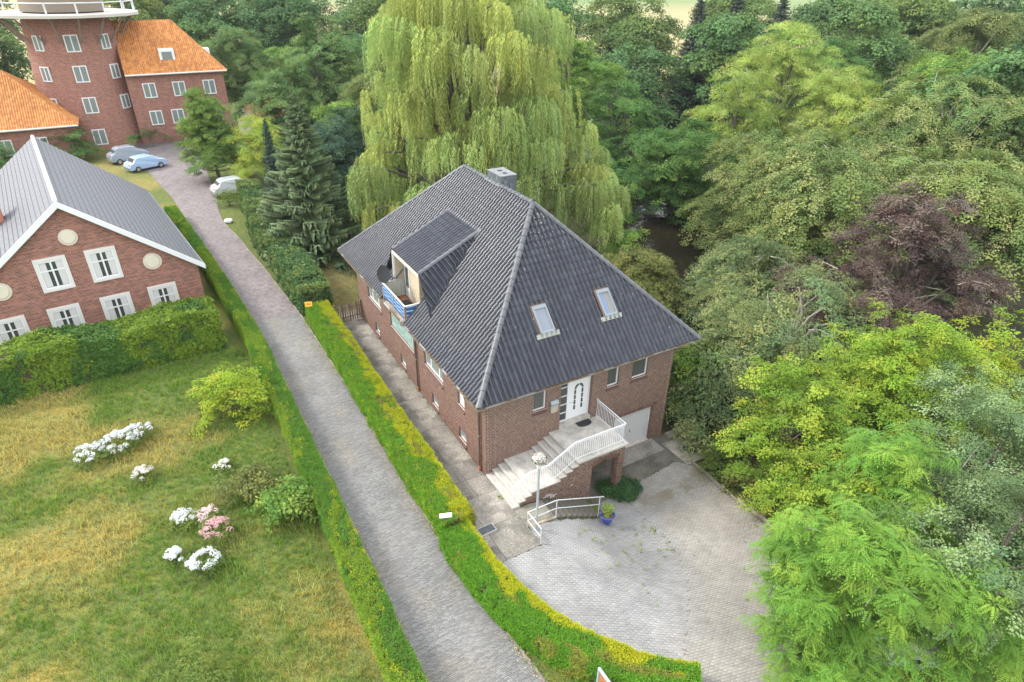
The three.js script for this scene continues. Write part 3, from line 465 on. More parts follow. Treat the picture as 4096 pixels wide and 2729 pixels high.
  function run(A, B, parent, name = 'ridge_tile', lift = 0.03) { const d = B.clone().sub(A), l = d.length(); d.normalize(); const n = Math.round(l / 0.4), x = V(0, 1, 0).cross(d.clone().negate()).normalize(), y = d.clone().negate().cross(x).normalize(); for (let i = 0; i < n; i++) { const m = part(name, rg, rm[Math.floor(R() * 3)], parent); const M4 = new THREE.Matrix4().makeBasis(x, y, d.clone().negate()); M4.setPosition(A.clone().addScaledVector(d, i * l / n).addScaledVector(y, lift + 0.012 * R())); m.applyMatrix4(M4); m.scale.set(1, 1, l / n / 0.4); } }
  run(FL, R0, roof); run(FR, R0, roof); run(BL, R1, roof); run(BR, R1, roof); run(R0, R1, roof);
  ridgeRun = run;
  // gutters with leaf litter
  const ring = []; for (let i = 0; i <= 10; i++) { const w = Math.PI + i / 10 * Math.PI; ring.push([Math.cos(w) * 0.075, Math.sin(w) * 0.075]); } for (let i = 10; i >= 0; i--) { const w = Math.PI + i / 10 * Math.PI; ring.push([Math.cos(w) * 0.066, Math.sin(w) * 0.066]); }
  const gm = mat(0.3, 0.29, 0.26, 0.5, { metal: 0.3, map: rep(T.streak, 1) }), gy = EY - 0.02;
  const gut = (len, m) => { const g = prism(ring, 0, len); g.applyMatrix4(m); return part('gutter', g, gm, house); };
  gut(L + 2 * OZ + 0.1, new THREE.Matrix4().makeTranslation(-OX - 0.05, gy, -L - OZ - 0.05)); gut(L + 2 * OZ + 0.1, new THREE.Matrix4().makeTranslation(W + OX + 0.05, gy, -L - OZ - 0.05));
  gut(W + 2 * OX + 0.1, new THREE.Matrix4().makeRotationY(Math.PI / 2).setPosition(-OX - 0.05, gy - 0.002, OZ + 0.05)); gut(W + 2 * OX + 0.1, new THREE.Matrix4().makeRotationY(Math.PI / 2).setPosition(-OX - 0.05, gy - 0.002, -L - OZ - 0.05));
  const Lt = new Geo(), R2 = rngOf(35); for (let i = 0; i < 2200; i++) { const left = R2() < 0.62, s = R2(); if (fbm(s * 30 + (left ? 50 : 0), 1, 91, 3) < 0.42) continue; const x = left ? -OX - 0.05 + (R2() - 0.5) * 0.1 : -OX + s * (W + 2 * OX), z = left ? -L - OZ + s * (L + 2 * OZ) : OZ + 0.05 + (R2() - 0.5) * 0.1, y = gy - 0.03 + R2() * 0.035, a = R2() * 6.3, e = 0.02 + R2() * 0.025, c = [[0.2, 0.09, 0.035], [0.12, 0.06, 0.03], [0.28, 0.16, 0.07], [0.13, 0.15, 0.04]][Math.floor(R2() * 4)]; Lt.quad([x - Math.cos(a) * e, y, z - Math.sin(a) * e], [x + Math.sin(a) * e, y + 0.01, z - Math.cos(a) * e], [x + Math.cos(a) * e, y, z + Math.sin(a) * e], [x - Math.sin(a) * e, y + 0.012, z + Math.cos(a) * e], c); }
  const lt = part('leaf_litter', Lt.geometry(), mat(1, 1, 1, 0.95, { vertexColors: true }), house); lt.userData.kind = 'stuff';
  // downpipes
  const dm = mat(0.105, 0.075, 0.055, 0.5, { map: rep(T.streak, 1) }), cu = mat(0.4, 0.15, 0.09, 0.55);
  for (const z of [-8.13, -0.49]) { const d = part('downpipe', tube([[-OX - 0.05, gy - 0.06, z], [-OX - 0.03, gy - 0.2, z], [-0.14, gy - 0.62, z], [-0.09, gy - 0.8, z], [-0.09, 0.34, z]], 0.052, 10), dm, house); part('collar', tube([[-0.09, 0.34, z], [-0.09, 0.03, z]], 0.066, 12), cu, d); part('bracket', tube([[-0.09, 2.1, z], [-0.09, 2.16, z]], 0.058, 10), M.metalGrey, d); }
}
// ---------------------------------------------------------------- dormer with its sunk balcony
M.cream = mat(0.46, 0.4, 0.3, 0.8, { map: rep(T.grain, 1.5) });
M.creamBrick = mat(1, 1, 1, 0.8, { vertexColors: true });
const roofY = x => EY + (x + OX) * (RY - EY) / (RXc + OX);
{
  const dormer = new THREE.Group(); dormer.name = 'dormer'; house.add(dormer); dormer.userData.label = 'wide tiled dormer over a small balcony';
  const z0 = -11.35, z1 = -7.62, A = V(3.75, 9.14, z1), B = V(0.2, 7.42, z1), C = V(0.1, roofY(0.1) + 0.02, -6.17), A2 = V(3.75, 9.14, z0), B2 = V(0.2, 7.42, z0), C2 = V(0.1, roofY(0.1) + 0.02, -12.53);
  const G = new Geo(), Vd = A.clone().sub(B), sl = Vd.length(); Vd.normalize();
  tileField(G, B2, V(0, 0, 1), Vd, sl, () => 0, () => z1 - z0, 301);
  const cheek = (P, Q, S, flip, seed) => { // ridge line P->Q (front to back), foot S
    const U = (flip ? P.clone().sub(Q) : Q.clone().sub(P)).normalize(), d = P.clone().sub(S), uP = d.dot(U), Vc = d.clone().addScaledVector(U, -uP), h = Vc.length(); Vc.normalize(); const uQ = Q.clone().sub(S).dot(U);
    tileField(G, S, U, Vc, h, v => Math.min(uP, uQ) * v / h, v => Math.max(uP, uQ) * v / h, seed);
  };
  cheek(B, A, C, false, 302); cheek(B2, A2, C2, true, 303);
  const tf = part('tile_field', G.geometry(), M.tile, dormer); tf.userData.kind = 'stuff';
  const D = new Geo(), q = p => [p.x, p.y - 0.03, p.z], t = 0.1;
  D.quad(q(B2), q(B), q(A), q(A2)); D.quad([B2.x, B2.y - t, B2.z], [A2.x, A2.y - t, A2.z], [A.x, A.y - t, A.z], [B.x, B.y - t, B.z]);
  D.tri(q(B), q(C), q(A)); D.tri(q(B2), q(A2), q(C2));
  part('deck', D.geometry(), mat(0.05, 0.045, 0.04, 0.9), dormer);
  ridgeRun(B, A, dormer, 'hip_tile', 0.0); ridgeRun(B2, A2, dormer, 'hip_tile', 0.0);
  const FY = 4.62, WX = 0.74, BX = -0.6, l0 = loggia[0], l1 = loggia[1], sidePoly = [[BX, FY - 0.1], [WX, FY - 0.1], [WX, 7.55], [0.24, 7.3], [0.2, 5.66], [BX, 4.84]];
  const wl = prism(sidePoly, 0, 0.1); wl.translate(0, 0, l0 - 0.1); part('side_wall', wl, M.cream, dormer); const wr = prism(sidePoly, 0, 0.1); wr.translate(0, 0, l1); part('side_wall', wr, M.cream, dormer);
  part('wall', new Geo().box(WX, FY - 0.1, l0 - 0.09, WX + 0.14, 7.55, -11.15).box(WX, FY - 0.1, -10.45, WX + 0.14, 7.55, l1 + 0.09).box(WX, 6.62, -11.15, WX + 0.14, 7.55, -10.45).geometry(), M.cream, dormer);
  // cream clinker courses on the back wall and the left side wall
  const CB = new Geo(), R = rngOf(41), m = new THREE.Matrix4().makeRotationY(-Math.PI / 2).setPosition(WX, 0, l0), wide = l1 - l0;
  for (let y = FY + 0.01, k = 0; y < 7.42; y += 0.075, k++) for (let u = -(k & 1) * 0.12; u < wide; u += 0.25) for (const [lo, hi] of y < 6.6 ? [[0, 0.1], [0.8, wide]] : [[0, wide]]) { const p = Math.max(u, lo), q2 = Math.min(u + 0.24, hi) - 0.005; if (q2 - p < 0.03) continue; const kk = 0.85 + 0.25 * R(); CB.box(p, y, -0.02, q2, y + 0.063, 0.008, [0.46 * kk, 0.39 * kk, 0.28 * kk], m, 'b'); }
  for (let y = FY + 0.01, k = 0; y < 7.3; y += 0.075, k++) for (let u = BX + 0.02 - (k & 1) * 0.12; u < WX - 0.02; u += 0.25) { const p = Math.max(u, y > 5.6 ? 0.27 : y > 4.8 ? BX + (y - 4.8) * 0.98 + 0.05 : BX + 0.02), q2 = Math.min(u + 0.24, WX - 0.02); if (q2 - p < 0.03) continue; const kk = 0.85 + 0.25 * R(); CB.box(p, y, l0 - 0.01, q2 - 0.01, y + 0.063, l0 + 0.008, [0.46 * kk, 0.39 * kk, 0.28 * kk], null, 'b'); }
  const cb = part('brickwork', CB.geometry(), M.creamBrick, dormer); cb.userData.kind = 'stuff';
  const door = new THREE.Group(); door.name = 'balcony_door'; house.add(door);
  part('frame', new Geo().box(WX - 0.04, FY, -11.15, WX + 0.04, 6.62, -11.05).box(WX - 0.04, FY, -10.55, WX + 0.04, 6.62, -10.45).box(WX - 0.038, FY, -11.05, WX + 0.04, 5.2, -10.55).box(WX - 0.036, 6.52, -11.05, WX + 0.04, 6.62, -10.55).geometry(), M.white, door);
  part('pane', boxGeo(WX - 0.015, 5.2, -11.05, WX, 6.52, -10.55), M.pane, door);
  part('fascia', new Geo().box(0.13, 7.22, z0 - 0.02, 0.17, 7.4, z1 + 0.02).geometry(), mat(0.6, 0.56, 0.46, 0.6, { map: rep(T.streak, 1) }), dormer);
  { const sg = new Geo(); sg.quad([0.17, 7.26, l0], [WX, 7.53, l0], [WX, 7.53, l1], [0.17, 7.26, l1]); part('soffit', sg.geometry(), M.white, dormer); }
  part('verge_board', prism([[0.12, 5.78], [0.2, 5.75], [0.26, 7.28], [0.14, 7.28]], l0 - 0.16, l0 - 0.105), M.white, dormer);
  // balcony
  const bal = new THREE.Group(); bal.name = 'balcony'; house.add(bal); bal.userData.label = 'small sunk balcony with blue and white striped canvas';
  part('slab', boxGeo(BX - 0.08, FY - 0.14, l0 + 0.002, WX - 0.002, FY - 0.02, l1 - 0.002), mat(0.46, 0.44, 0.4, 0.85, { map: rep(T.concrete, 0.5) }), bal);
  { const fm = [0, 1, 2].map(i => mat(0.3 + i * 0.05, 0.12 + i * 0.025, 0.06 + i * 0.012, 0.75, { map: rep(T.grain, 2) })), fg = boxGeo(0, 0, 0, 0.19, 0.018, 0.19); for (let i = 0; i < 6; i++) for (let j = 0; j < 16; j++) part('floor_tile', fg, fm[(i * 5 + j * 3) % 3], bal, [BX + 0.1 + i * 0.2, FY - 0.018, l0 + 0.1 + j * 0.2]); }
  const stripes = tex(64, 128, (u, v) => { const f = (v * 4) % 1, s = f > 0.78 ? [0.7, 0.77, 0.8] : [0.1, 0.33, 0.53], k = 0.88 + 0.24 * fbm(u * 6, v * 6, 93, 3); return s.map(c => c * k); });
  const canvas = mat(1, 1, 1, 0.8, { map: stripes, side: THREE.DoubleSide });
  const pan = (u0, u1, y0, y1, fn, wav) => { const g = new THREE.PlaneGeometry(u1 - u0, y1 - y0, 14, 8); const p = g.attributes.position; for (let i = 0; i < p.count; i++) { const u = p.getX(i) + (u0 + u1) / 2, y = p.getY(i) + (y0 + y1) / 2; const [x, z] = fn(u, wav * Math.sin(u * 9 + y * 3) * 0.014); p.setXYZ(i, x, y, z); } g.computeVertexNormals(); return g; };
  const yT = 5.7, yB = 4.86;
  for (const [a, b] of [[-11.05, -9.52], [-9.46, -7.9]]) part('canvas_panel', pan(a, b, yB, yT - 0.02, (u, w) => [BX - 0.03 + w, u], 1), canvas, bal);
  part('canvas_panel', pan(BX + 0.02, 0.26, 4.7, yT - 0.02, (u, w) => [u, l1 + 0.14 + w], 1), canvas, bal);
  const pm = mat(0.45, 0.45, 0.43, 0.4, { metal: 0.5 });
  for (const z of [-11.1, -9.49, l1]) part('post', boxGeo(BX - 0.075, FY - 0.02, z - 0.02, BX - 0.04, yT, z + 0.02), pm, bal);
  part('top_rail', new Geo().box(BX - 0.09, yT + 0.001, -11.13, BX - 0.02, yT + 0.05, l1 + 0.14).box(BX - 0.02, yT + 0.002, l1 + 0.1, 0.3, yT + 0.049, l1 + 0.16).geometry(), mat(0.62, 0.62, 0.58, 0.5), bal);
  { const sc = new THREE.PlaneGeometry(1.2, 1.0, 60, 1), p = sc.attributes.position; for (let i = 0; i < p.count; i++) p.setZ(i, 0.012 * Math.sin(p.getX(i) * 42)); sc.computeVertexNormals(); part('screen', sc, mat(0.5, 0.53, 0.47, 0.4, { phys: true, transmission: 0.25, side: THREE.DoubleSide }), bal, [0.06, 5.14, l0 + 0.1]); part('screen_rail', boxGeo(BX, 5.64, l0 + 0.07, WX - 0.05, 5.69, l0 + 0.13), pm, bal); }
  const mat1 = solo('doormat', roundBox(0.5, 0.03, 0.75, 0.008), mat(0.012, 0.014, 0.018, 0.95), 'black doormat on the tiled balcony floor', 'doormat'); mat1.position.set(0.35, FY + 0.017, -10.1);
  // satellite dishes
  const dish = (pos, ry, r, col, label, tilt = 0.35) => { const g = thing('satellite_dish', label, 'satellite dish', pos, ry, 'satellite dishes on the balcony'); const P = []; for (let i = 0; i <= 10; i++) { const a = i / 10 * r; P.push(new THREE.Vector2(a, a * a * 0.28 / r)); } P.push(new THREE.Vector2(r, 0.28 * r + 0.012)); for (let i = 10; i >= 0; i--) { const a = i / 10 * r; P.push(new THREE.Vector2(a, a * a * 0.28 / r - 0.008)); }
    const d = part('reflector', new THREE.LatheGeometry(P, 28), col, g, [0, 0.55, 0.06], [Math.PI / 2 - tilt, 0, 0]); part('mast', tube([[0, 0, 0], [0, 0.62, 0]], 0.022, 8), M.metalGrey, g); part('arm', tube([[0, 0.3, 0.02], [0, 0.18, 0.3], [0, 0.26, 0.55]], 0.014, 6), M.metalGrey, g); part('receiver', tube([[0, 0.24, 0.53], [0, 0.32, 0.6]], 0.035, 8), M.white, g); return g; };
  dish([-0.66, 5.66, -11.1], 0.5, 0.5, mat(0.05, 0.055, 0.06, 0.5), 'large dark grey satellite dish at the far balcony corner');
  dish([0.42, 5.85, -8.25], 1.35, 0.36, mat(0.46, 0.47, 0.45, 0.5), 'smaller pale satellite dish in front of the dormer wall', 0.2);
}
// ---------------------------------------------------------------- chimney clad in slates
{
  const ch = new THREE.Group(); ch.name = 'chimney'; house.add(ch); ch.userData.label = 'slate clad chimney with a pale cap and two flues';
  const x0 = 5.56, x1 = 6.5, z0 = -10.25, z1 = -8.72, yb = 9.6, yt = 11.4, R = rngOf(51), sm = [[0.105, 0.13, 0.145], [0.13, 0.155, 0.165], [0.085, 0.105, 0.12], [0.16, 0.18, 0.185]].map(c => mat(...c, 0.55, { map: rep(T.grain, 2) }));
  part('core', boxGeo(x0 + 0.02, yb, z0 + 0.02, x1 - 0.02, yt - 0.01, z1 - 0.02), mat(0.07, 0.08, 0.085, 0.9), ch);
  const sg = boxGeo(0, 0, 0, 0.17, 0.3, 0.012);
  const face = (len, mtx, from) => { for (let y = from, k = 0; y < yt - 0.05; y += 0.2, k++) { const n = Math.floor(len / 0.175), w = len / n; for (let i = 0; i < n; i++) { const s = part('slate', sg, sm[Math.floor(R() * 4)], ch); const m = new THREE.Matrix4().makeTranslation(i * w + 0.002, y, 0.008 + 0.004 * R()).multiply(new THREE.Matrix4().makeRotationX(-0.045)); const h = Math.min(0.24, yt - y); s.applyMatrix4(mtx.clone().multiply(m)); s.scale.set(w / 0.17 * 0.985, h / 0.3, 1); } } };
  face(z1 - z0, new THREE.Matrix4().makeRotationY(-Math.PI / 2).setPosition(x0 + 0.012, 0, z0), 10.55); face(x1 - x0, new THREE.Matrix4().makeTranslation(x0, 0, z1 - 0.012), 9.8);
  face(z1 - z0, new THREE.Matrix4().makeRotationY(Math.PI / 2).setPosition(x1 - 0.012, 0, z1), 9.8);
  const cap = prism([[x0 - 0.03, -z1 - 0.03], [x1 + 0.03, -z1 - 0.03], [x1 + 0.03, -z0 + 0.03], [x0 - 0.03, -z0 + 0.03]], 0, 0.05, [[[x0 + 0.34, -z1 + 0.3], [x0 + 0.62, -z1 + 0.3], [x0 + 0.62, -z1 + 0.6], [x0 + 0.34, -z1 + 0.6]], [[x0 + 0.34, -z1 + 0.85], [x0 + 0.62, -z1 + 0.85], [x0 + 0.62, -z1 + 1.15], [x0 + 0.34, -z1 + 1.15]]]);
  cap.rotateX(-Math.PI / 2); part('cap', cap, mat(0.17, 0.18, 0.19, 0.6, { map: rep(T.grain, 1.5) }), ch, [0, yt, 0]);
  part('flashing', new Geo().box(x0 - 0.16, 10.93, z0 - 0.1, x0 + 0.012, 10.99, z1 + 0.1).geometry(), mat(0.3, 0.3, 0.3, 0.6, { metal: 0.3 }), ch);
}
// ---------------------------------------------------------------- skylights in the front slope
{
  const Vf = V(0, RY - EY, RZ0 - OZ).normalize(), N = V(1, 0, 0).cross(Vf).normalize();
  const fm = mat(0.17, 0.195, 0.215, 0.5, { metal: 0.4 }), lead = mat(0.3, 0.32, 0.28, 0.75, { map: rep(T.grain, 3) });
  const make = (x, pm, label, inner) => {
    const g = new THREE.Group(); g.name = 'skylight'; house.add(g); g.userData.label = label;
    const y = 6.37, z = OZ - (y - EY) * (OZ - RZ0) / (RY - EY); const m = new THREE.Matrix4().makeBasis(V(1, 0, 0), Vf, N); m.setPosition(V(x, y, z).addScaledVector(N, 0.066)); g.applyMatrix4(m);
    const w = 0.76, h = 1.36, t = 0.075, F = new Geo(); // local: x across, y up the slope, z out
    F.box(0, 0, 0, t, h, 0.15); F.box(w - t, 0, 0, w, h, 0.15); F.box(t, 0, 0, w - t, t, 0.148); F.box(t, h - 0.17, 0, w - t, h, 0.156);
    F.box(t, t, 0.1, t + 0.045, h - 0.17, 0.128); F.box(w - t - 0.045, t, 0.1, w - t, h - 0.17, 0.128); F.box(t + 0.045, t, 0.1, w - t - 0.045, t + 0.045, 0.126);
    part('frame', F.geometry(), fm, g); part('pane', boxGeo(t + 0.045, t + 0.045, 0.09, w - t - 0.045, h - 0.17, 0.104), pm, g);
    if (inner) part('blind', boxGeo(t + 0.3, t + 0.05, 0.105, w - t - 0.05, h - 0.18, 0.108), mat(0.15, 0.14, 0.125, 0.7), g);
    const ag = new THREE.PlaneGeometry(1.24, 0.22, 60, 4), p = ag.attributes.position; for (let i = 0; i < p.count; i++) { const u = p.getX(i) + 0.62, v = p.getY(i); p.setZ(i, ph((((u + 0.03) / TW) % 1 + 1) % 1) + 0.05 + (v > 0 ? 0.03 : 0) + 0.004 * Math.sin(u * 50)); } ag.computeVertexNormals();
    part('lead_apron', ag, lead, g, [w / 2, -0.1, -0.02]); 
    const rust = part('flashing', new Geo().box(-0.05, -0.02, 0.02, -0.004, h + 0.05, 0.095).box(w + 0.004, -0.02, 0.02, w + 0.05, h + 0.05, 0.095).box(-0.004, h + 0.004, 0.02, w + 0.004, h + 0.06, 0.1).geometry(), mat(0.16, 0.085, 0.05, 0.8, { map: rep(T.grain, 3) }), g);
  };
  make(3.3, mat(0.13, 0.15, 0.18, 0.1, { phys: true }), 'roof window with a pale blind behind the glass', false); make(6.92, mat(0.1, 0.14, 0.22, 0.05, { phys: true }), 'roof window with dark bluish glass', true);
}
// ---------------------------------------------------------------- entrance stair, brick base, pillar and white railing
{
  const st = thing('entrance_staircase', 'pale stone entrance stair on a brick base with white railing', 'staircase'), D = 2.5, r = 0.167, y1 = 0.135, t = 0.327;
  const step = (x0, x1, y, name = 'step', th = 0.075) => { const g = roundBox(x1 - x0, th, D + 0.05, 0.012); part(name, g, M.stone, st, [(x0 + x1) / 2, y - th / 2, (D + 0.05) / 2 + 0.01]); };
  const xs = []; for (let i = 0; i < 3; i++) xs.push([i * t, y1 + i * r]); xs.push([3 * t, y1 + 3 * r]); for (let i = 0; i < 4; i++) xs.push([2.505 + i * t, y1 + (4 + i) * r]);
  const prof = [[0.02, -0.25]]; const body = [];
  xs.forEach(([x, y], i) => { const x1 = i < 7 ? xs[i + 1][0] : 6.42, nm = i === 3 || i === 7 ? 'landing' : 'step'; if (i === 0) part('step', roundBox(x1 - x + 0.06, 0.16, D + 0.06, 0.012), M.stone, st, [(x + x1) / 2 + 0.02, y - 0.08, (D + 0.06) / 2 + 0.01]); else { step(x - 0.02, x1 + (i < 7 ? 0.04 : 0), y, nm, i === 7 ? 0.12 : 0.07); } });
  // stone risers behind the noses
  for (let i = 1; i < 8; i++) part('riser', boxGeo(xs[i][0] + 0.012, xs[i - 1][1] - 0.01, 0.02, xs[i][0] + 0.06, xs[i][1] - 0.068, D - 0.03), M.stone, st);
  // brick front wall under the steps: stepped mortar core with bricks, then arch and pillar
  const topAt = x => { let y = -9; for (const [sx, sy] of xs) if (x >= sx) y = sy - (sx === xs[7][0] ? 0.125 : 0.075); return y; };
  const zf = D - 0.05, P = [[0.06, -1.9]]; P.push([0.06, y1 - 0.09]); for (let i = 1; i < 8; i++) P.push([xs[i][0] + 0.05, xs[i - 1][1] - 0.09], [xs[i][0] + 0.05, xs[i][1] - (i === 7 ? 0.14 : 0.09)]);
  P.push([6.3, xs[7][1] - 0.14], [6.3, 0.55], [5.92, 0.55]); const ax0 = 4.38, ax1 = 5.92; for (let i = 0; i <= 10; i++) { const u = 1 - i / 10, x = lerp(ax0, ax1, u); P.push([x, 0.55 + 0.2 * Math.sin(Math.PI * u)]); } P.push([ax0, -1.9]);
  part('base_wall', prism(P, zf - 0.3, zf), M.mortar, st);
  part('base_core', boxGeo(0.1, -1.8, 0.02, 4.3, -0.02, zf - 0.31), M.mortar, st);
  const G = new Geo(), R = rngOf(61), white = (x, y) => y > -0.75 && y < 0.1 && x > 1.0 && x < 3.2 && fbm(x * 1.6, y * 2.2, 95, 4) > 0.4 && Math.abs(y + 0.55 - x * 0.2) < 0.2;
  for (let k = 0; ; k++) {
    const y = Y0 + k * CO; if (y > 1.05) break; const yc = y + CO / 2; let a = 0.06; for (let i = 1; i < 8; i++) if (yc + 0.03 > xs[i - 1][1] - 0.08) a = xs[i][0] + 0.056; if (yc > xs[7][1] - 0.18) break; if (yc > y1 - 0.1 && a < 0.1) a = xs[1][0] + 0.056;
    const runs = []; if (yc < 0.56) runs.push([a, ax0]); else { if (yc > 0.78) runs.push([a, 6.3]); else { const s = Math.asin(clamp((yc - 0.5) / 0.22, 0, 1)) / Math.PI; runs.push([a, ax0 + (ax1 - ax0) * s], [ax1 - (ax1 - ax0) * s, 6.3]); } }
    for (const [r0, r1] of runs) { let u = r0 + ((k & 1) ? 0 : 0), i = 0; while (u < r1 - 0.03) { let w = (i === 0 && (k & 1)) ? 0.115 : R() < 0.2 ? 0.115 : 0.24; if (r1 - u - w - 0.011 < 0.06) w = r1 - u; const u1 = Math.min(r1, u + w), kk = 0.8 + 0.35 * R(), c = white(u, yc) && R() < 0.75 ? [0.46, 0.45, 0.43] : brickTones[Math.floor(R() * 5)].map(q => q * kk); G.box(u, y + 0.0095, zf - 0.12, u1, y + CO - 0.0095, zf + 0.006, c, null, 'b'); u = u1 + 0.011; i++; } }
  }
  // arch of upright bricks, standing a little proud
  for (let i = 0; i < 20; i++) { const u = (i + 0.5) / 20, x = lerp(ax0, ax1 + 0.02, u), y = 0.55 + 0.2 * Math.sin(Math.PI * u), a = Math.cos(Math.PI * u) * 0.42, kk = 0.85 + 0.3 * R(); const m = new THREE.Matrix4().makeRotationZ(a).setPosition(x, y, 0); G.box(-0.032, 0.006, zf - 0.1, 0.032, 0.225, zf + 0.014, brickTones[Math.floor(R() * 5)].map(q => q * kk), m, 'b'); }
  const bw = part('brickwork', G.geometry(), M.brick, st); bw.userData.kind = 'stuff';
  // pillar and the edge beams under the landing
  const pil = part('pillar', boxGeo(5.94, -1.9, 2.02, 6.28, 0.55, zf - 0.006), M.mortar, st);
  const PG = new Geo(); for (let k = 0; Y0 + k * CO < 0.5; k++) { const y = Y0 + k * CO + 0.0095, yy = y + CO - 0.019; const tone = () => brickTones[Math.floor(R() * 5)].map(q => q * (0.8 + 0.35 * R())); if (k & 1) { PG.box(5.934, y, 2.02, 6.05, yy, zf + 0.002, tone()); PG.box(6.061, y, 2.02, 6.286, yy, zf + 0.002, tone()); } else { PG.box(5.934, y, 2.3, 6.17, yy, zf + 0.002, tone()); PG.box(6.181, y, 2.02, 6.286, yy, zf + 0.002, tone()); PG.box(5.934, y, 2.014, 6.17, yy, 2.289, tone()); } }
  part('brick_course', PG.geometry(), M.brick, pil).userData.kind = 'stuff';
  part('landing_slab', boxGeo(4.3, 1.02, 0.02, 6.3, 1.18, zf - 0.31), M.darkConcrete, st); part('edge_beam', boxGeo(6.0, 0.55, 0.02, 6.29, 1.19, zf - 0.31), M.mortar, st);
  // railing
  const z = 2.38, rail = new THREE.Group(); rail.name = 'railing'; st.add(rail);
  const top = [[0.1, 0.19], [0.1, 1.14], [0.2, 1.27], [0.95, 1.68], [1.92, 1.69], [3.32, 2.43], [6.22, 2.42]];
  part('handrail', tube(top.map(p => [p[0], p[1], z]), 0.026, 8), M.white, rail); part('handrail', tube([[6.22, 2.42, z], [6.24, 2.41, 0.05]], 0.026, 8), M.white, rail); part('handrail', tube([[6.15, 2.33, z - 0.02], [6.2, 2.33, 0.1]], 0.016, 6), M.white, rail);
  const ytop = x => { for (let i = 1; i < top.length - 1; i++) if (x >= top[i][0] && x <= top[i + 1][0]) return lerp(top[i][1], top[i + 1][1], (x - top[i][0]) / (top[i + 1][0] - top[i][0])); return 2.42; };
  const low = [[0.3, 0.42], [1.0, 0.8], [2.4, 0.82], [3.45, 1.45], [6.22, 1.45]], ylow = x => { if (x < 0.3) return 0.38; for (let i = 0; i < low.length - 1; i++) if (x >= low[i][0] && x <= low[i + 1][0]) return lerp(low[i][1], low[i + 1][1], (x - low[i][0]) / (low[i + 1][0] - low[i][0])); return 1.45; };
  part('bottom_rail', tube(low.map(p => [p[0], p[1], z]), 0.016, 6), M.white, rail); part('bottom_rail', tube([[6.22, 1.45, z], [6.24, 1.45, 0.05]], 0.016, 6), M.white, rail);
  part('middle_rail', tube([[0.14, 1.1, z], [0.95, 1.58, z], [1.92, 1.59, z], [3.32, 2.33, z], [6.22, 2.32, z]], 0.014, 6), M.white, rail);
  for (let x = 0.32; x < 6.2; x += 0.118) part('baluster', boxGeo(x - 0.008, ylow(x), z - 0.008, x + 0.008, ytop(x) - 0.02, z + 0.008), M.white, rail);
  for (let zz = 0.15; zz < z - 0.05; zz += 0.118) part('baluster', boxGeo(6.22, 1.45, zz - 0.008, 6.236, 2.4, zz + 0.008), M.white, rail);
  for (const [x, y] of [[0.45, 0.3], [1.6, 0.64], [2.9, 0.98], [4.7, 1.31], [6.22, 1.31]]) part('post', boxGeo(x - 0.014, y, z - 0.014, x + 0.014, ylow(x) + 0.02, z + 0.014), M.white, rail);
  part('post', boxGeo(6.215, 1.31, 0.2, 6.243, 1.46, 0.228), M.white, rail);
  const dm = solo('doormat', prism((() => { const a = []; for (let i = 0; i <= 12; i++) { const w = Math.PI * i / 12; a.push([0.4 * Math.cos(w) * Math.min(1, 1.0), -0.06 - 0.2 * Math.sin(w)]); } return [[0.41, 0.25], [-0.41, 0.25], ...a.reverse()]; })(), 0, 0.02).rotateX(-Math.PI / 2), mat(0.022, 0.026, 0.032, 0.8, { map: rep(T.grain, 3) }), 'dark rubber doormat with rounded front on the entrance landing', 'doormat'); dm.position.set(5.42, 1.306, 0.22);
  const mb = thing('mailbox', 'grey metal mailbox with a lid on the brick wall beside the front door', 'mailbox', [3.66, 2.6, 0.012]);
  part('body', roundBox(0.4, 0.42, 0.12, 0.012), mat(0.4, 0.36, 0.3, 0.5, { map: rep(T.streak, 2) }), mb, [0, 0.21, 0.065]); part('lid', prism([[0, 0], [0.17, -0.05], [0.16, 0.02], [0.05, 0.16], [0, 0.18]], -0.22, 0.22).rotateY(-Math.PI / 2), mat(0.22, 0.25, 0.27, 0.4, { metal: 0.4 }), mb, [0, 0.42, 0.004]); part('paper_tube', roundBox(0.38, 0.1, 0.1, 0.03), mat(0.34, 0.31, 0.27, 0.5), mb, [0, -0.06, 0.06]);
}
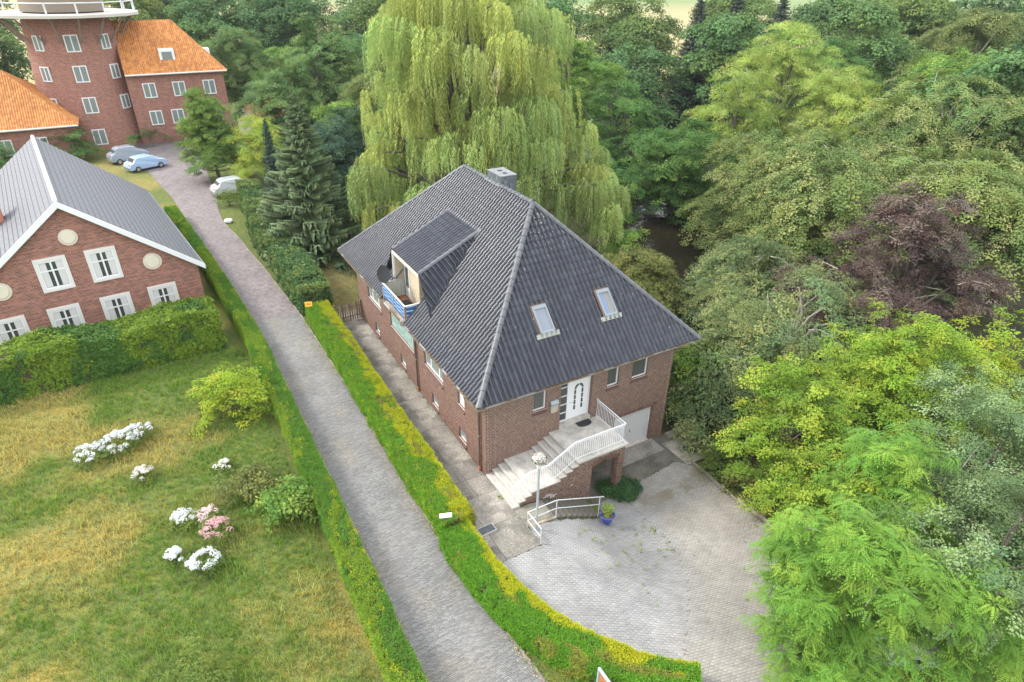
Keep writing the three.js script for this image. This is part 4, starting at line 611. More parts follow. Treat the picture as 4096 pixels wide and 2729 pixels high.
// ---------------------------------------------------------------- steps down to the yard with its pipe handrail, lamp, pot
{
  const s2 = thing('yard_steps', 'dark concrete steps leading down along the brick stair base', 'steps'), R = rngOf(63);
  for (let i = 0; i < 8; i++) { const x = 1.5 + i * 0.315; part('step', roundBox(0.36, 0.3, 1.2, 0.012), M.darkConcrete, s2, [x + 0.16, yard(x + 0.18, 3.2) + 0.085 - 0.15, 3.11]); }
  part('kerb', prism([[0.15, -0.4], [1.52, -0.45], [1.52, -0.08], [0.15, 0.03]], 3.66, 3.8), mat(0.36, 0.33, 0.27, 0.9, { map: rep(T.concrete, 0.6) }), s2);
  part('top_slab', prism([[0.06, -0.3], [1.5, -0.3], [1.5, -0.06], [0.06, 0.03]], 2.56, 3.65), mat(0.3, 0.29, 0.26, 0.9, { map: rep(T.concrete, 0.4) }), s2);
  const rl = thing('pipe_handrail', 'white painted pipe handrail round the lamp post and yard steps', 'handrail'), pm = mat(0.5, 0.51, 0.5, 0.45, { map: rep(T.streak, 1) });
  const T4 = [[0.07, -0.1, 4.8, 0.9], [0.06, -0.05, 3.74, 0.9], [1.54, -0.35, 3.74, 0.9], [3.95, -1.45, 3.74, -0.02]];
  for (const [x, y, z, t] of T4) part('post', tube([[x, y - 0.05, z], [x, t, z]], 0.026, 8), pm, rl);
  part('top_rail', tube([[0.07, 0.9, 4.82], [0.06, 0.9, 3.74]], 0.024, 8), pm, rl); part('top_rail', tube([[0.06, 0.9, 3.74], [1.54, 0.9, 3.74]], 0.024, 8), pm, rl); part('top_rail', tube([[1.54, 0.9, 3.74], [4.18, -0.12, 3.74]], 0.024, 8), pm, rl);
  part('middle_rail', tube([[0.07, 0.42, 4.82], [0.06, 0.42, 3.74]], 0.02, 8), pm, rl); part('middle_rail', tube([[0.06, 0.42, 3.74], [1.54, 0.42, 3.74]], 0.02, 8), pm, rl); part('middle_rail', tube([[1.54, 0.42, 3.74], [3.95, -0.5, 3.74]], 0.02, 8), pm, rl);
  const lamp = thing('yard_lamp', 'tall grey lamp post with a round faceted glass head beside the steps', 'lamp post', [0.33, yard(0.33, 4.04) - 0.05, 4.04]);
  part('pole', tube([[0, 0, 0], [0, 3.52, 0]], [0.055, 0.048], 14), mat(0.33, 0.38, 0.4, 0.45, { metal: 0.3 }), lamp); part('collar', tube([[0, 3.5, 0], [0, 3.56, 0], [0, 3.76, 0]], [0.075, 0.1, 0.105], 16), mat(0.5, 0.495, 0.47, 0.5), lamp);
  const hg = new THREE.IcosahedronGeometry(0.33, 4), hp = hg.attributes.position; for (let i = 0; i < hp.count; i++) { const v = V(hp.getX(i), hp.getY(i), hp.getZ(i)).normalize(), a = Math.atan2(v.z, v.x), n = 0.5 + 0.5 * Math.sin(a * 14 + Math.floor(v.y * 7) * 1.1) * Math.cos(v.y * 22), k = 0.33 * (0.94 + 0.1 * n); hp.setXYZ(i, v.x * k, v.y * k * 0.72, v.z * k); } hg.computeVertexNormals();
  part('glass_head', hg, mat(0.36, 0.355, 0.33, 0.12, { phys: true, clearcoat: 1, flatShading: true, map: rep(tex(256, 128, (u, v) => { const k = h2(Math.floor(u * 60), Math.floor(v * 30), 3); return k > 0.7 ? [0.98, 0.97, 0.94] : k > 0.35 ? [0.7, 0.67, 0.6] : [0.36, 0.33, 0.27]; }), 1) }), lamp, [0, 4.02, 0]); part('finial', tube([[0, 4.24, 0], [0, 4.3, 0]], [0.08, 0.03], 10), mat(0.5, 0.47, 0.4, 0.5), lamp);
  const pot = thing('flower_pot', 'glazed blue flower pot with a leafy plant beside the pipe handrail', 'flower pot', [4.16, yard(4.16, 4.16), 4.16]); pot.scale.setScalar(1.2);
  part('pot', new THREE.LatheGeometry([[0.0, 0], [0.15, 0], [0.2, 0.12], [0.25, 0.3], [0.27, 0.4], [0.29, 0.42], [0.29, 0.46], [0.25, 0.46], [0.24, 0.4], [0, 0.4]].map(p => new THREE.Vector2(...p)), 28), mat(0.012, 0.04, 0.32, 0.15, { phys: true, clearcoat: 1 }), pot); part('soil', new THREE.CylinderGeometry(0.235, 0.235, 0.02, 20).translate(0, 0.41, 0), M.earth, pot);
  const A = thing('picket_gate', 'weathered wooden picket gate closing the path beside the house', 'gate', [-1.85, 0.02, -18.05], 0.06);
  const wm = [mat(0.21, 0.15, 0.1, 0.9, { map: rep(T.streak, 1) }), mat(0.29, 0.23, 0.16, 0.9, { map: rep(T.streak, 1) }), mat(0.15, 0.1, 0.07, 0.9, { map: rep(T.streak, 1) })];
  for (let i = 0; i < 10; i++) part('picket', roundBox(0.1, 1.25 + R() * 0.08, 0.025, 0.006), wm[i % 3], A, [0.14 + i * 0.165, 0.68, 0.03]); for (const y of [0.3, 1.02]) part('rail', boxGeo(0, y, -0.045, 1.8, y + 0.09, 0.012), wm[2], A); for (const x of [-0.04, 1.8]) part('post', roundBox(0.12, 1.45, 0.12, 0.01), wm[2], A, [x, 0.7, -0.05]);
}
// ---------------------------------------------------------------- vegetation
const leafMat = (o = {}) => mat(1, 1, 1, 0.9, { phys: true, transmission: 0.32, thickness: 0, specularIntensity: 0.3, side: THREE.DoubleSide, ...o });
M.leaf = leafMat(); M.needle = mat(1, 1, 1, 0.8, { side: THREE.DoubleSide });
M.bark = mat(0.15, 0.125, 0.1, 0.95, { map: rep(T.streak, 2, 1), bumpMap: rep(T.bump, 2), bumpScale: 0.02 });
M.barkPale = mat(0.34, 0.31, 0.27, 0.9, { map: rep(T.streak, 2, 1) });
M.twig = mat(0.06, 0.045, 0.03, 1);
function leafInto(P, base, dir, nor, len, wid, fold = 0.25) { // a pointed leaf of two folded halves
  const s = dir.clone().cross(nor).normalize(), tip = base.clone().addScaledVector(dir, len), mid = base.clone().addScaledVector(dir, len * 0.45), a = mid.clone().addScaledVector(s, wid / 2).addScaledVector(nor, wid * fold), b = mid.clone().addScaledVector(s, -wid / 2).addScaledVector(nor, wid * fold);
  for (const t of [[base, tip, a], [base, b, tip]]) for (const v of t) P.push(v.x, v.y, v.z);
}
function soup(P) { const g = new THREE.BufferGeometry(); g.setAttribute('position', new THREE.Float32BufferAttribute(P, 3)); g.computeVertexNormals(); return g; }
const rnd3 = (R, s = 1) => V((R() - 0.5) * 2 * s, (R() - 0.5) * 2 * s, (R() - 0.5) * 2 * s);
function sprigBroad(n, len, wid, rad, flat, seed, droop = 0.15) { const R = rngOf(seed), P = []; for (let i = 0; i < n; i++) { const a = R() * 6.283, r = Math.sqrt(R()) * rad, b = V(Math.cos(a) * r, (R() - 0.5) * 2 * rad * flat, Math.sin(a) * r), d = V(Math.cos(a + (R() - 0.5) * 1.6), -droop + (R() - 0.5) * 0.5, Math.sin(a + (R() - 0.5) * 1.6)).normalize(), nn = V((R() - 0.5) * 0.9, 1, (R() - 0.5) * 0.9); nn.addScaledVector(d, -nn.dot(d)).normalize(); leafInto(P, b, d, nn, len * (0.7 + 0.6 * R()), wid * (0.7 + 0.6 * R())); } return soup(P); }
function sprigPinnate(n, seed) { const R = rngOf(seed), P = []; for (let i = 0; i < n; i++) { const a = i / n * 6.283 + R(), up = 0.25 + R() * 0.3, L0 = 0.34 + R() * 0.12, o = V(Math.cos(a) * 0.04, R() * 0.15, Math.sin(a) * 0.04); for (let k = 0; k < 13; k++) { const t = 0.18 + 0.82 * Math.floor(k / 2) / 6, p = o.clone().add(V(Math.cos(a) * L0 * t, up * t * 0.3 - 0.26 * t * t, Math.sin(a) * L0 * t)), side = k === 12 ? 0 : (k & 1 ? 1 : -1), th = a + side * 1.05, d = V(Math.cos(th), -0.25 - 0.2 * t, Math.sin(th)).normalize(); leafInto(P, p, d, V(0, 1, 0).addScaledVector(d, -d.y).normalize(), 0.125 * (1 - 0.3 * Math.abs(t - 0.6)), 0.036, 0.1); } } return soup(P); }
function strandWillow(seed) { const R = rngOf(seed), P = []; for (let k = 0; k < 3; k++) { const ph0 = (k - 1) * 0.5 + (R() - 0.5) * 0.4, len = 2.2 + R() * 1.0, out = 0.28 + R() * 0.3; for (let i = 0; i < 46; i++) { const t = i / 46, r = out * Math.sin(Math.min(1, t * 2.2) * Math.PI / 2), y = 0.22 * Math.sin(Math.min(1, t * 4) * Math.PI) - len * Math.max(0, t - 0.08), p = V(Math.cos(ph0) * r, y, Math.sin(ph0) * r), a = R() * 6.283, d = V(Math.cos(a) * 0.75, -0.75 - R() * 0.4, Math.sin(a) * 0.75).normalize(), n = V(Math.cos(a), 0.8, Math.sin(a)); n.addScaledVector(d, -n.dot(d)).normalize(); leafInto(P, p, d, n, 0.17 + R() * 0.08, 0.042, 0.1); } } return soup(P); }
function boughSpruce(seed) { const R = rngOf(seed), P = []; for (let i = 0; i < 26; i++) { const t = (i + 1) / 26, p = V(t, -0.22 * Math.sin(t * 2.6) + 0.05 * t, 0); for (const s of [-1, 1]) { const l = 0.32 * (1.05 - t) + 0.07, d = V(0.75, -0.12 - R() * 0.2, s * 0.8).normalize(); leafInto(P, p, d, V(0, 1, 0), l, 0.055, 0.2); const q = p.clone().addScaledVector(d, l * 0.5); leafInto(P, q, V(0.4 * R(), -1, s * 0.25).normalize(), V(1, 0, 0.4 * s).normalize(), 0.13 + 0.08 * R(), 0.05, 0.1); leafInto(P, q, V(0.9, -0.1, s * 0.2).normalize(), V(0, 1, 0), l * 0.5, 0.05, 0.2); } } return soup(P); }
function tuftGrass(seed, n = 9, h = 0.24, w = 0.016) { const R = rngOf(seed), P = []; for (let i = 0; i < n; i++) { const a = R() * 6.283, d = V(Math.cos(a) * (0.25 + 0.6 * R()), 1, Math.sin(a) * (0.25 + 0.6 * R())).normalize(); leafInto(P, V((R() - 0.5) * 0.14, 0, (R() - 0.5) * 0.14), d, V(Math.cos(a), -0.3, Math.sin(a)).normalize(), h * (0.5 + R()), w * (0.8 + R() * 0.8), 0.05); } return soup(P); }
const SPR = {
  hornbeam: sprigBroad(20, 0.11, 0.066, 0.26, 0.22, 901), beech: sprigBroad(22, 0.085, 0.055, 0.26, 0.2, 902, 0.35), fine: sprigBroad(26, 0.07, 0.042, 0.26, 0.3, 903, 0.3), poplar: sprigBroad(18, 0.075, 0.065, 0.24, 0.5, 904),
  big: sprigBroad(24, 0.2, 0.13, 0.52, 0.35, 905, 0.25), bigfine: sprigBroad(30, 0.17, 0.08, 0.55, 0.4, 906, 0.3), far: sprigBroad(22, 0.4, 0.27, 1.0, 0.4, 907, 0.25), hedge: sprigBroad(15, 0.05, 0.03, 0.085, 0.7, 908, -0.5), ivy: sprigBroad(13, 0.1, 0.085, 0.14, 0.5, 909, 0.3), laurel: sprigBroad(16, 0.17, 0.075, 0.22, 0.4, 910, 0.2), pinnate: sprigPinnate(5, 911), willow: strandWillow(912), spruce: boughSpruce(913), tuft: tuftGrass(914), weed: tuftGrass(915, 10, 0.1, 0.02), flower: (() => { const R = rngOf(916), P = []; for (let i = 0; i < 40; i++) { const n = rnd3(R).normalize(); if (n.y < -0.3) n.y *= -1; const b = n.clone().multiplyScalar(0.11); let d = V(1, 0.3, 0.5).cross(n).normalize(); leafInto(P, b.clone().addScaledVector(d, -0.025), d, n, 0.055, 0.05, 0.1); } return soup(P); })(), cypress: sprigBroad(30, 0.14, 0.05, 0.2, 1.4, 917, -0.9)
};
const _m = new THREE.Matrix4(), _q = new THREE.Quaternion(), _q2 = new THREE.Quaternion(), UP = V(0, 1, 0);
function instances(name, geo, list, parent, material = M.leaf) { // list of [pos, upVector, spin, scale, colour]
  const im = new THREE.InstancedMesh(geo, material, list.length), c = new THREE.Color();
  list.forEach(([p, u, spin, s, col], i) => { _q.setFromUnitVectors(UP, u).multiply(_q2.setFromAxisAngle(UP, spin)); _m.compose(p, _q, typeof s === 'number' ? V(s, s, s) : s); im.setMatrixAt(i, _m); c.setRGB(...col); im.setColorAt(i, c); });
  im.name = name; im.castShadow = im.receiveShadow = true; im.userData.kind = 'stuff'; parent.add(im); return im;
}
const vary = (col, R, a = 0.18, y = 0.12) => { const k = 1 + (R() - 0.5) * 2 * a, h = (R() - 0.5) * 2 * y; return [col[0] * k * (1 + h), col[1] * k, col[2] * k * (1 - h)]; };
// sprays of leaves arching out of the surface of each lobe
function leafLobes(lobes, R, sp) {
  const out = [];
  for (const [lx, ly, lz, rx, ry, rz] of lobes) {
    const area = 4 * Math.PI * Math.pow((Math.pow(rx * ry, 1.6) + Math.pow(rx * rz, 1.6) + Math.pow(ry * rz, 1.6)) / 3, 1 / 1.6), n = Math.max(6, Math.round(area * sp.den));
    const lc = vary(sp.col, R, sp.lobeVar ?? 0.1, 0.07);
    for (let i = 0; i < n; i++) {
      const nn = rnd3(R).normalize(); if (nn.y < -0.25 && R() < 0.75) nn.y = -nn.y * R();
      const k = 0.72 + 0.3 * R(), c = V(lx + nn.x * rx * k, ly + nn.y * ry * k, lz + nn.z * rz * k);
      const gp = sp.gap ?? [0.5, 0.435]; if (fbm(c.x * gp[0] + c.y * 0.37, c.z * gp[0] + c.y * 0.45, sp.seed ?? 5, 3) < gp[1]) continue;
      const az = Math.atan2(nn.z, nn.x) + (R() - 0.5) * 1.3, d = V(Math.cos(az), 0.15 + 0.5 * nn.y * R(), Math.sin(az)).normalize(), len = sp.len * (0.6 + 0.8 * R()), cc = vary(lc, R, sp.var ?? 0.16, 0.1), old = sp.tip && R() < sp.tip[1] ? sp.tip[0] : null;
      if (sp.twigs && R() < sp.twigs[0]) sp.twigs[1].push(tube([V(lerp(lx, c.x, 0.4), lerp(ly, c.y, 0.4) , lerp(lz, c.z, 0.4)), c, c.clone().addScaledVector(d, len * 0.55).add(V(0, -sp.droop * len * 0.25, 0)), c.clone().addScaledVector(d, len * 1.05).add(V(0, -sp.droop * len * 1.1 + 0.05, 0))], [0.035, 0.024, 0.014, 0.006], 5));
      for (let j = 0; j < sp.per; j++) {
        const t = (j + R() * 0.6) / sp.per, p = c.clone().addScaledVector(d, len * t).add(V(0, -sp.droop * len * t * t, 0)).addScaledVector(rnd3(R), sp.s * 0.16);
        const u = V(nn.x * 0.35 + (R() - 0.5) * 0.5 + d.x * sp.droop * t * 0.6, 0.9, nn.z * 0.35 + (R() - 0.5) * 0.5 + d.z * sp.droop * t * 0.6).normalize();
        out.push([p, u, R() * 6.283, sp.s * (0.75 + 0.5 * R()), vary(old && t > 0.35 ? old : cc, R, 0.12, 0.06)]);
      }
    }
  }
  return out;
}
const prof = { round: f => Math.sqrt(Math.max(0.05, 1 - Math.pow(2 * f - 0.9, 2) * 0.9)), cone: f => 1.05 - 0.95 * f, tall: f => 0.75 + 0.35 * Math.sin(f * 3) - 0.45 * f * f, bush: f => 1.0 - 0.55 * f * f };
function autoLobes(R, rad, y0, H, n, shape = 'round', rf = 0.42) { const L0 = [], rl = rad * rf; for (let i = 0; i < n; i++) { const f = (i + 0.5) / n, a = i * 2.399 + R() * 0.8, pr = prof[shape](f), r = rad * pr * (0.34 + 0.5 * R()) * (f > 0.92 ? 0.2 : 1), s = rl * (0.55 + 0.62 * R()) * (0.6 + 0.4 * pr); L0.push([Math.cos(a) * r, lerp(y0 + rl * 0.5, H - rl * 0.7, f) + (R() - 0.5) * rl * 0.5, Math.sin(a) * r, s, s * 0.8, s]); } return L0; }
function limbs(parent, lobes, H, r0, R, bark, th = 0.55, lean = [0, 0]) {
  const top = V(lean[0], H * th, lean[1]);
  part('trunk', tube([[0, -0.3, 0], [0.02 * H * (R() - 0.5), H * 0.12, 0.02 * H * (R() - 0.5)], [lean[0] * 0.5, H * th * 0.55, lean[1] * 0.5], top], [r0 * 1.35, r0, r0 * 0.8, r0 * 0.5], 9), bark, parent);
  const g = []; for (const [x, y, z] of lobes) { const s = V(lean[0], 0, lean[1]).multiplyScalar(0.5).setY(Math.min(y * 0.6, H * th * (0.45 + 0.5 * R()))), m = V(lerp(s.x, x, 0.5), lerp(s.y, y, 0.65), lerp(s.z, z, 0.5)).addScaledVector(rnd3(R), 0.05 * H); g.push(tube([s, m, V(x, y, z)], [r0 * 0.42, r0 * 0.26, r0 * 0.08], 6)); }
  part('limbs', merged(g), bark, parent);
}
const SP = {
  hornbeam: { geo: SPR.hornbeam, s: 1.0, den: 2.0, per: 6, len: 0.95, droop: 0.35, col: [0.14, 0.235, 0.02], tip: [[0.27, 0.335, 0.035], 0.35] },
  lime: { geo: SPR.hornbeam, s: 1.15, den: 1.7, per: 5, len: 1.0, droop: 0.3, col: [0.2, 0.29, 0.02], tip: [[0.33, 0.36, 0.03], 0.3] },
  ash: { tw: 0.02, gap: [0.5, 0.36], geo: SPR.pinnate, s: 1.0, den: 2.6, per: 5, len: 0.9, droop: 0.3, col: [0.115, 0.235, 0.03], tip: [[0.19, 0.31, 0.04], 0.3] },
  poplar: { tw: 0.012, geo: SPR.poplar, s: 1.0, den: 2.6, per: 6, len: 0.9, droop: 0.25, col: [0.12, 0.19, 0.075], tip: [[0.22, 0.3, 0.13], 0.35] },
  weep: { tw: 0.06, geo: SPR.beech, s: 1.25, den: 1.7, per: 8, len: 1.9, droop: 0.75, col: [0.135, 0.19, 0.07], tip: [[0.25, 0.275, 0.105], 0.4] },
  weepFar: { tw: 0.06, geo: SPR.big, s: 0.85, den: 0.9, per: 7, len: 2.4, droop: 0.7, col: [0.155, 0.215, 0.06], tip: [[0.26, 0.285, 0.095], 0.35] },
  purple: { geo: SPR.hornbeam, s: 1.15, den: 1.7, per: 6, len: 1.2, droop: 0.4, col: [0.085, 0.055, 0.05], tip: [[0.16, 0.125, 0.098], 0.35], var: 0.3, tw: 0.05, gap: [0.5, 0.42] },
  oak: { geo: SPR.big, s: 0.9, den: 0.95, per: 6, len: 1.6, droop: 0.35, col: [0.075, 0.165, 0.035], tip: [[0.13, 0.225, 0.05], 0.25] },
  oakLight: { geo: SPR.big, s: 0.9, den: 0.95, per: 6, len: 1.6, droop: 0.35, col: [0.12, 0.22, 0.035], tip: [[0.19, 0.29, 0.05], 0.3] },
  robinia: { tw: 0.05, geo: SPR.bigfine, s: 0.85, den: 0.9, per: 6, len: 1.7, droop: 0.45, col: [0.25, 0.34, 0.065], tip: [[0.36, 0.42, 0.11], 0.3], gap: [0.35, 0.42] },
  grey: { geo: SPR.big, s: 0.7, den: 1.3, per: 5, len: 1.2, droop: 0.3, col: [0.13, 0.175, 0.11] },
  rhodo: { gap: [0.5, 0.33], geo: SPR.laurel, s: 0.9, den: 2.4, per: 4, len: 0.6, droop: 0.25, col: [0.12, 0.14, 0.035], tip: [[0.22, 0.22, 0.06], 0.3] },
  laurel: { gap: [0.5, 0.33], geo: SPR.laurel, s: 1.0, den: 2.2, per: 5, len: 0.7, droop: 0.25, col: [0.11, 0.2, 0.03], tip: [[0.2, 0.28, 0.05], 0.3] },
  limeFar: { geo: SPR.big, s: 0.62, den: 3.0, per: 5, len: 0.8, droop: 0.3, col: [0.13, 0.22, 0.04], tip: [[0.22, 0.31, 0.07], 0.3] },
  dark: { geo: SPR.big, s: 0.8, den: 1.2, per: 6, len: 1.1, droop: 0.35, col: [0.05, 0.1, 0.055], tip: [[0.085, 0.15, 0.08], 0.25] },
  mid: { geo: SPR.big, s: 0.95, den: 0.85, per: 6, len: 1.7, droop: 0.45, col: [0.115, 0.2, 0.06], tip: [[0.18, 0.26, 0.08], 0.3] },
  olive: { geo: SPR.big, s: 0.95, den: 0.85, per: 6, len: 2.0, droop: 0.65, col: [0.125, 0.165, 0.05], tip: [[0.21, 0.24, 0.075], 0.3] },
  far: { geo: SPR.far, s: 1.0, den: 0.32, per: 5, len: 2.2, droop: 0.4, col: [0.085, 0.13, 0.06] },
  bush: { gap: [0.5, 0.25], geo: SPR.beech, s: 0.9, den: 2.6, per: 4, len: 0.5, droop: 0.3, col: [0.12, 0.17, 0.03] },
  yellow: { geo: SPR.bigfine, s: 0.7, den: 1.3, per: 6, len: 1.3, droop: 0.4, col: [0.27, 0.36, 0.05], tip: [[0.42, 0.43, 0.05], 0.3] },
};
let treeSeed = 1000;
function tree(name, label, spec, x, z, H, rad, { lobes = 16, y0 = 1.2, shape = 'round', r0 = 0.2, bark = M.bark, cat = 'tree', group, rf, sx = 1, sz = 1, lean, extra = [] } = {}) {
  const R = rngOf(treeSeed++), gy = ground(x, z) - 0.04, t = thing(name, label, cat, [x, gy, z], 0, group), sp = { ...SP[spec] };
  let lb = autoLobes(R, rad, y0, H, lobes, shape, rf); for (const l of lb) { l[0] *= sx; l[2] *= sz; l[3] *= Math.sqrt(sx); l[5] *= Math.sqrt(sz); } lb = [...lb, ...extra];
  limbs(t, lb, H, r0, R, bark, cat === 'tree' ? 0.55 : 0.35, lean);
  const tw = []; instances('crown', sp.geo, leafLobes(lb, R, { ...sp, seed: treeSeed, twigs: sp.tw ? [sp.tw, tw] : null }), t); if (tw.length) part('twigs', merged(tw), sp.twMat ?? M.barkPale, t); return t;
}
// --- right of the yard
const G1 = 'trees along the right edge of the yard', G2 = 'trees across the moat', G3 = 'trees behind the lane', G4 = 'far trees on the horizon';
tree('hornbeam_tree', 'yellow green hornbeam bulging over the kerb right of the garage drain', 'hornbeam', 13.0, 6.4, 7.4, 3.5, { lobes: 17, y0: 0.3, r0: 0.16, shape: 'bush', group: G1 });
tree('hornbeam_tree', 'low yellow green hornbeam overhanging the middle right of the paving', 'hornbeam', 10.7, 10.2, 5.0, 2.7, { lobes: 13, y0: 0.2, r0: 0.13, shape: 'bush', group: G1 });
tree('hornbeam_tree', 'tall bright hornbeam below the dark purple beech', 'hornbeam', 19.4, 7.8, 9.4, 4.6, { lobes: 20, y0: 1, r0: 0.2, group: G1 });
tree('linden_tree', 'lime yellow tree at the right picture edge beside the purple beech', 'lime', 25.5, 8.8, 9.5, 3.3, { lobes: 13, y0: 1.5, group: G1 });
tree('ash_tree', 'light green ash with feathery leaves over the white car', 'ash', 6.8, 13.4, 6.0, 2.6, { lobes: 15, y0: 0.3, r0: 0.14, group: G1, extra: [[-2.3, 1.2, 0.9, 1.1, 0.7, 1.1], [-1.6, 0.9, 1.6, 1.1, 0.7, 1.1], [0.4, 1.0, 2.0, 1.4, 0.8, 1.4], [2.0, 1.2, 2.2, 1.4, 0.9, 1.4]] });
tree('ash_tree', 'slim light green ash standing between hornbeam and poplar', 'ash', 11.4, 11.8, 7.0, 2.0, { lobes: 11, y0: 1.2, r0: 0.13, shape: 'tall', group: G1 });
tree('ash_tree', 'small ash at the bottom edge right of the white car', 'ash', 9.8, 15.7, 4.6, 2.1, { lobes: 11, y0: 0.2, r0: 0.1, group: G1, shape: 'bush' });
tree('poplar_tree', 'low poplar cut off by the lower right corner', 'poplar', 13.6, 17.6, 4.8, 2.6, { lobes: 12, y0: 0.2, r0: 0.12, bark: M.barkPale, group: G1, shape: 'bush' });
tree('poplar_tree', 'grey green poplar above the lower right corner', 'poplar', 12.0, 15.6, 6.8, 3.2, { lobes: 21, y0: 0.2, r0: 0.12, bark: M.bark, group: G1 });
tree('poplar_tree', 'grey green poplar at the right edge above the corner one', 'poplar', 16.6, 12.8, 8.0, 3.4, { lobes: 20, y0: 1, r0: 0.13, bark: M.bark, group: G1 });
tree('weeping_beech', 'grey green weeping beech reaching over to the garage wall', 'weep', 19.6, 0.6, 9.2, 5.2, { lobes: 22, y0: 0.2, r0: 0.28, bark: M.barkPale, shape: 'bush', group: G1, extra: [[-6.0, 1.6, 0.4, 1.6, 0.8, 1.3], [-4.8, 2.6, 0.6, 1.8, 1.0, 1.5], [-6.6, 0.9, 0.5, 1.0, 0.5, 0.9]] });
tree('purple_beech', 'dark purple copper beech among the green trees at right', 'purple', 28.0, 1.4, 14.2, 5.4, { lobes: 27, y0: 0.8, shape: 'tall', rf: 0.38, r0: 0.28, group: G1 });
tree('weeping_beech', 'olive weeping beech hanging over the near moat bank', 'weep', 25.2, -7.6, 9.0, 4.4, { lobes: 18, y0: 0.6, r0: 0.24, bark: M.barkPale, shape: 'bush', group: G1 });
tree('laurel_shrub', 'glossy bright green laurel at the right wall of the house', 'laurel', 14.4, -1.9, 4.6, 2.3, { lobes: 11, y0: 0.2, r0: 0.08, cat: 'shrub', shape: 'bush' });
tree('dry_shrub', 'brown withered shrub at the front right corner of the house', 'bush', 12.7, -0.6, 1.9, 0.8, { lobes: 5, y0: 0.1, r0: 0.04, cat: 'shrub' });
tree('rhododendron', 'rounded olive green rhododendron behind the right roof edge', 'rhodo', 18.8, -12.2, 5.0, 3.9, { lobes: 24, y0: 0.2, r0: 0.12, cat: 'shrub', shape: 'bush' });
tree('bank_shrub', 'leafy green shrub on the near moat bank under the willow', 'oakLight', 23.0, -20.6, 4.2, 2.6, { lobes: 12, y0: 0.1, r0: 0.08, cat: 'shrub', shape: 'bush' });
tree('border_shrub', 'low yellow green shrub in the bed behind the yard kerb', 'bush', 12.0, 3.5, 1.3, 1.1, { lobes: 7, y0: 0.05, r0: 0.03, cat: 'shrub', shape: 'bush' });
tree('border_shrub', 'low dark shrub under the hornbeam beside the yard kerb', 'rhodo', 11.9, 5.3, 0.9, 1.0, { lobes: 6, y0: 0.05, r0: 0.03, cat: 'shrub', shape: 'bush' });
// --- across the moat
tree('oak_tree', 'deep green oak standing on the far moat bank behind the willow', 'oak', 38.5, -41, 15.5, 6.6, { lobes: 22, y0: 0.2, r0: 0.4, group: G2 });
tree('oak_tree', 'deep green oak whose boughs touch the moat water', 'oak', 39, -30, 11.5, 6.4, { lobes: 22, y0: 0, r0: 0.35, shape: 'bush', group: G2 });
tree('oak_tree', 'mid green oak left of the pale robinias', 'oakLight', 40, -53, 16, 6.5, { lobes: 20, y0: 1, r0: 0.4, group: G2 });
tree('sallow_tree', 'silvery green sallow half hidden by the willow curtain', 'grey', 27.5, -36, 8.6, 3.8, { lobes: 14, y0: 0.2, r0: 0.2, group: G2 });
tree('robinia_tree', 'pale yellow green robinia with upright boughs near the moat', 'robinia', 49.5, -33, 15.2, 4.6, { lobes: 17, y0: 2, r0: 0.3, shape: 'tall', group: G2 });
tree('robinia_tree', 'tallest pale yellow robinia in the wood across the moat', 'robinia', 59, -35, 18.2, 6.4, { lobes: 22, y0: 3, r0: 0.35, group: G2 });
tree('robinia_tree', 'yellow green robinia right of the tallest one', 'robinia', 56, -25, 14.5, 5.2, { lobes: 18, y0: 2, r0: 0.3, group: G2 });
tree('weeping_beech', 'yellowish weeping beech filling the wood above the purple beech', 'weepFar', 36.5, -11, 12.6, 6.8, { lobes: 24, y0: 1, r0: 0.4, bark: M.barkPale, group: G2 });
tree('weeping_beech', 'broad weeping beech at the right edge above the purple beech', 'weepFar', 43, -2.5, 13.4, 7.6, { lobes: 26, y0: 1, r0: 0.4, bark: M.barkPale, group: G2 });
tree('weeping_beech', 'green weeping beech dipping to the moat opposite the rhododendron', 'weepFar', 40, -19.5, 10.4, 5.8, { lobes: 20, y0: 0.2, r0: 0.35, bark: M.barkPale, shape: 'bush', group: G2 });
tree('weeping_beech', 'olive weeping beech behind the broad one at the right edge', 'weepFar', 57, -13, 15.6, 7.6, { lobes: 24, y0: 2, r0: 0.4, bark: M.barkPale, group: G2 });
tree('maple_tree', 'fresh green maple high up at the right edge', 'oakLight', 66, -20, 16.4, 6.2, { lobes: 18, y0: 2, r0: 0.35, group: G2 });
tree('birch_tree', 'tall drooping birch in the upper right corner', 'olive', 78, -24, 20, 7.0, { lobes: 22, y0: 3, r0: 0.35, bark: M.barkPale, group: G2 });
tree('oak_tree', 'round green oak between the robinias and the upper right birch', 'oak', 72, -38, 15.4, 6.6, { lobes: 18, y0: 1, r0: 0.4, group: G2 });
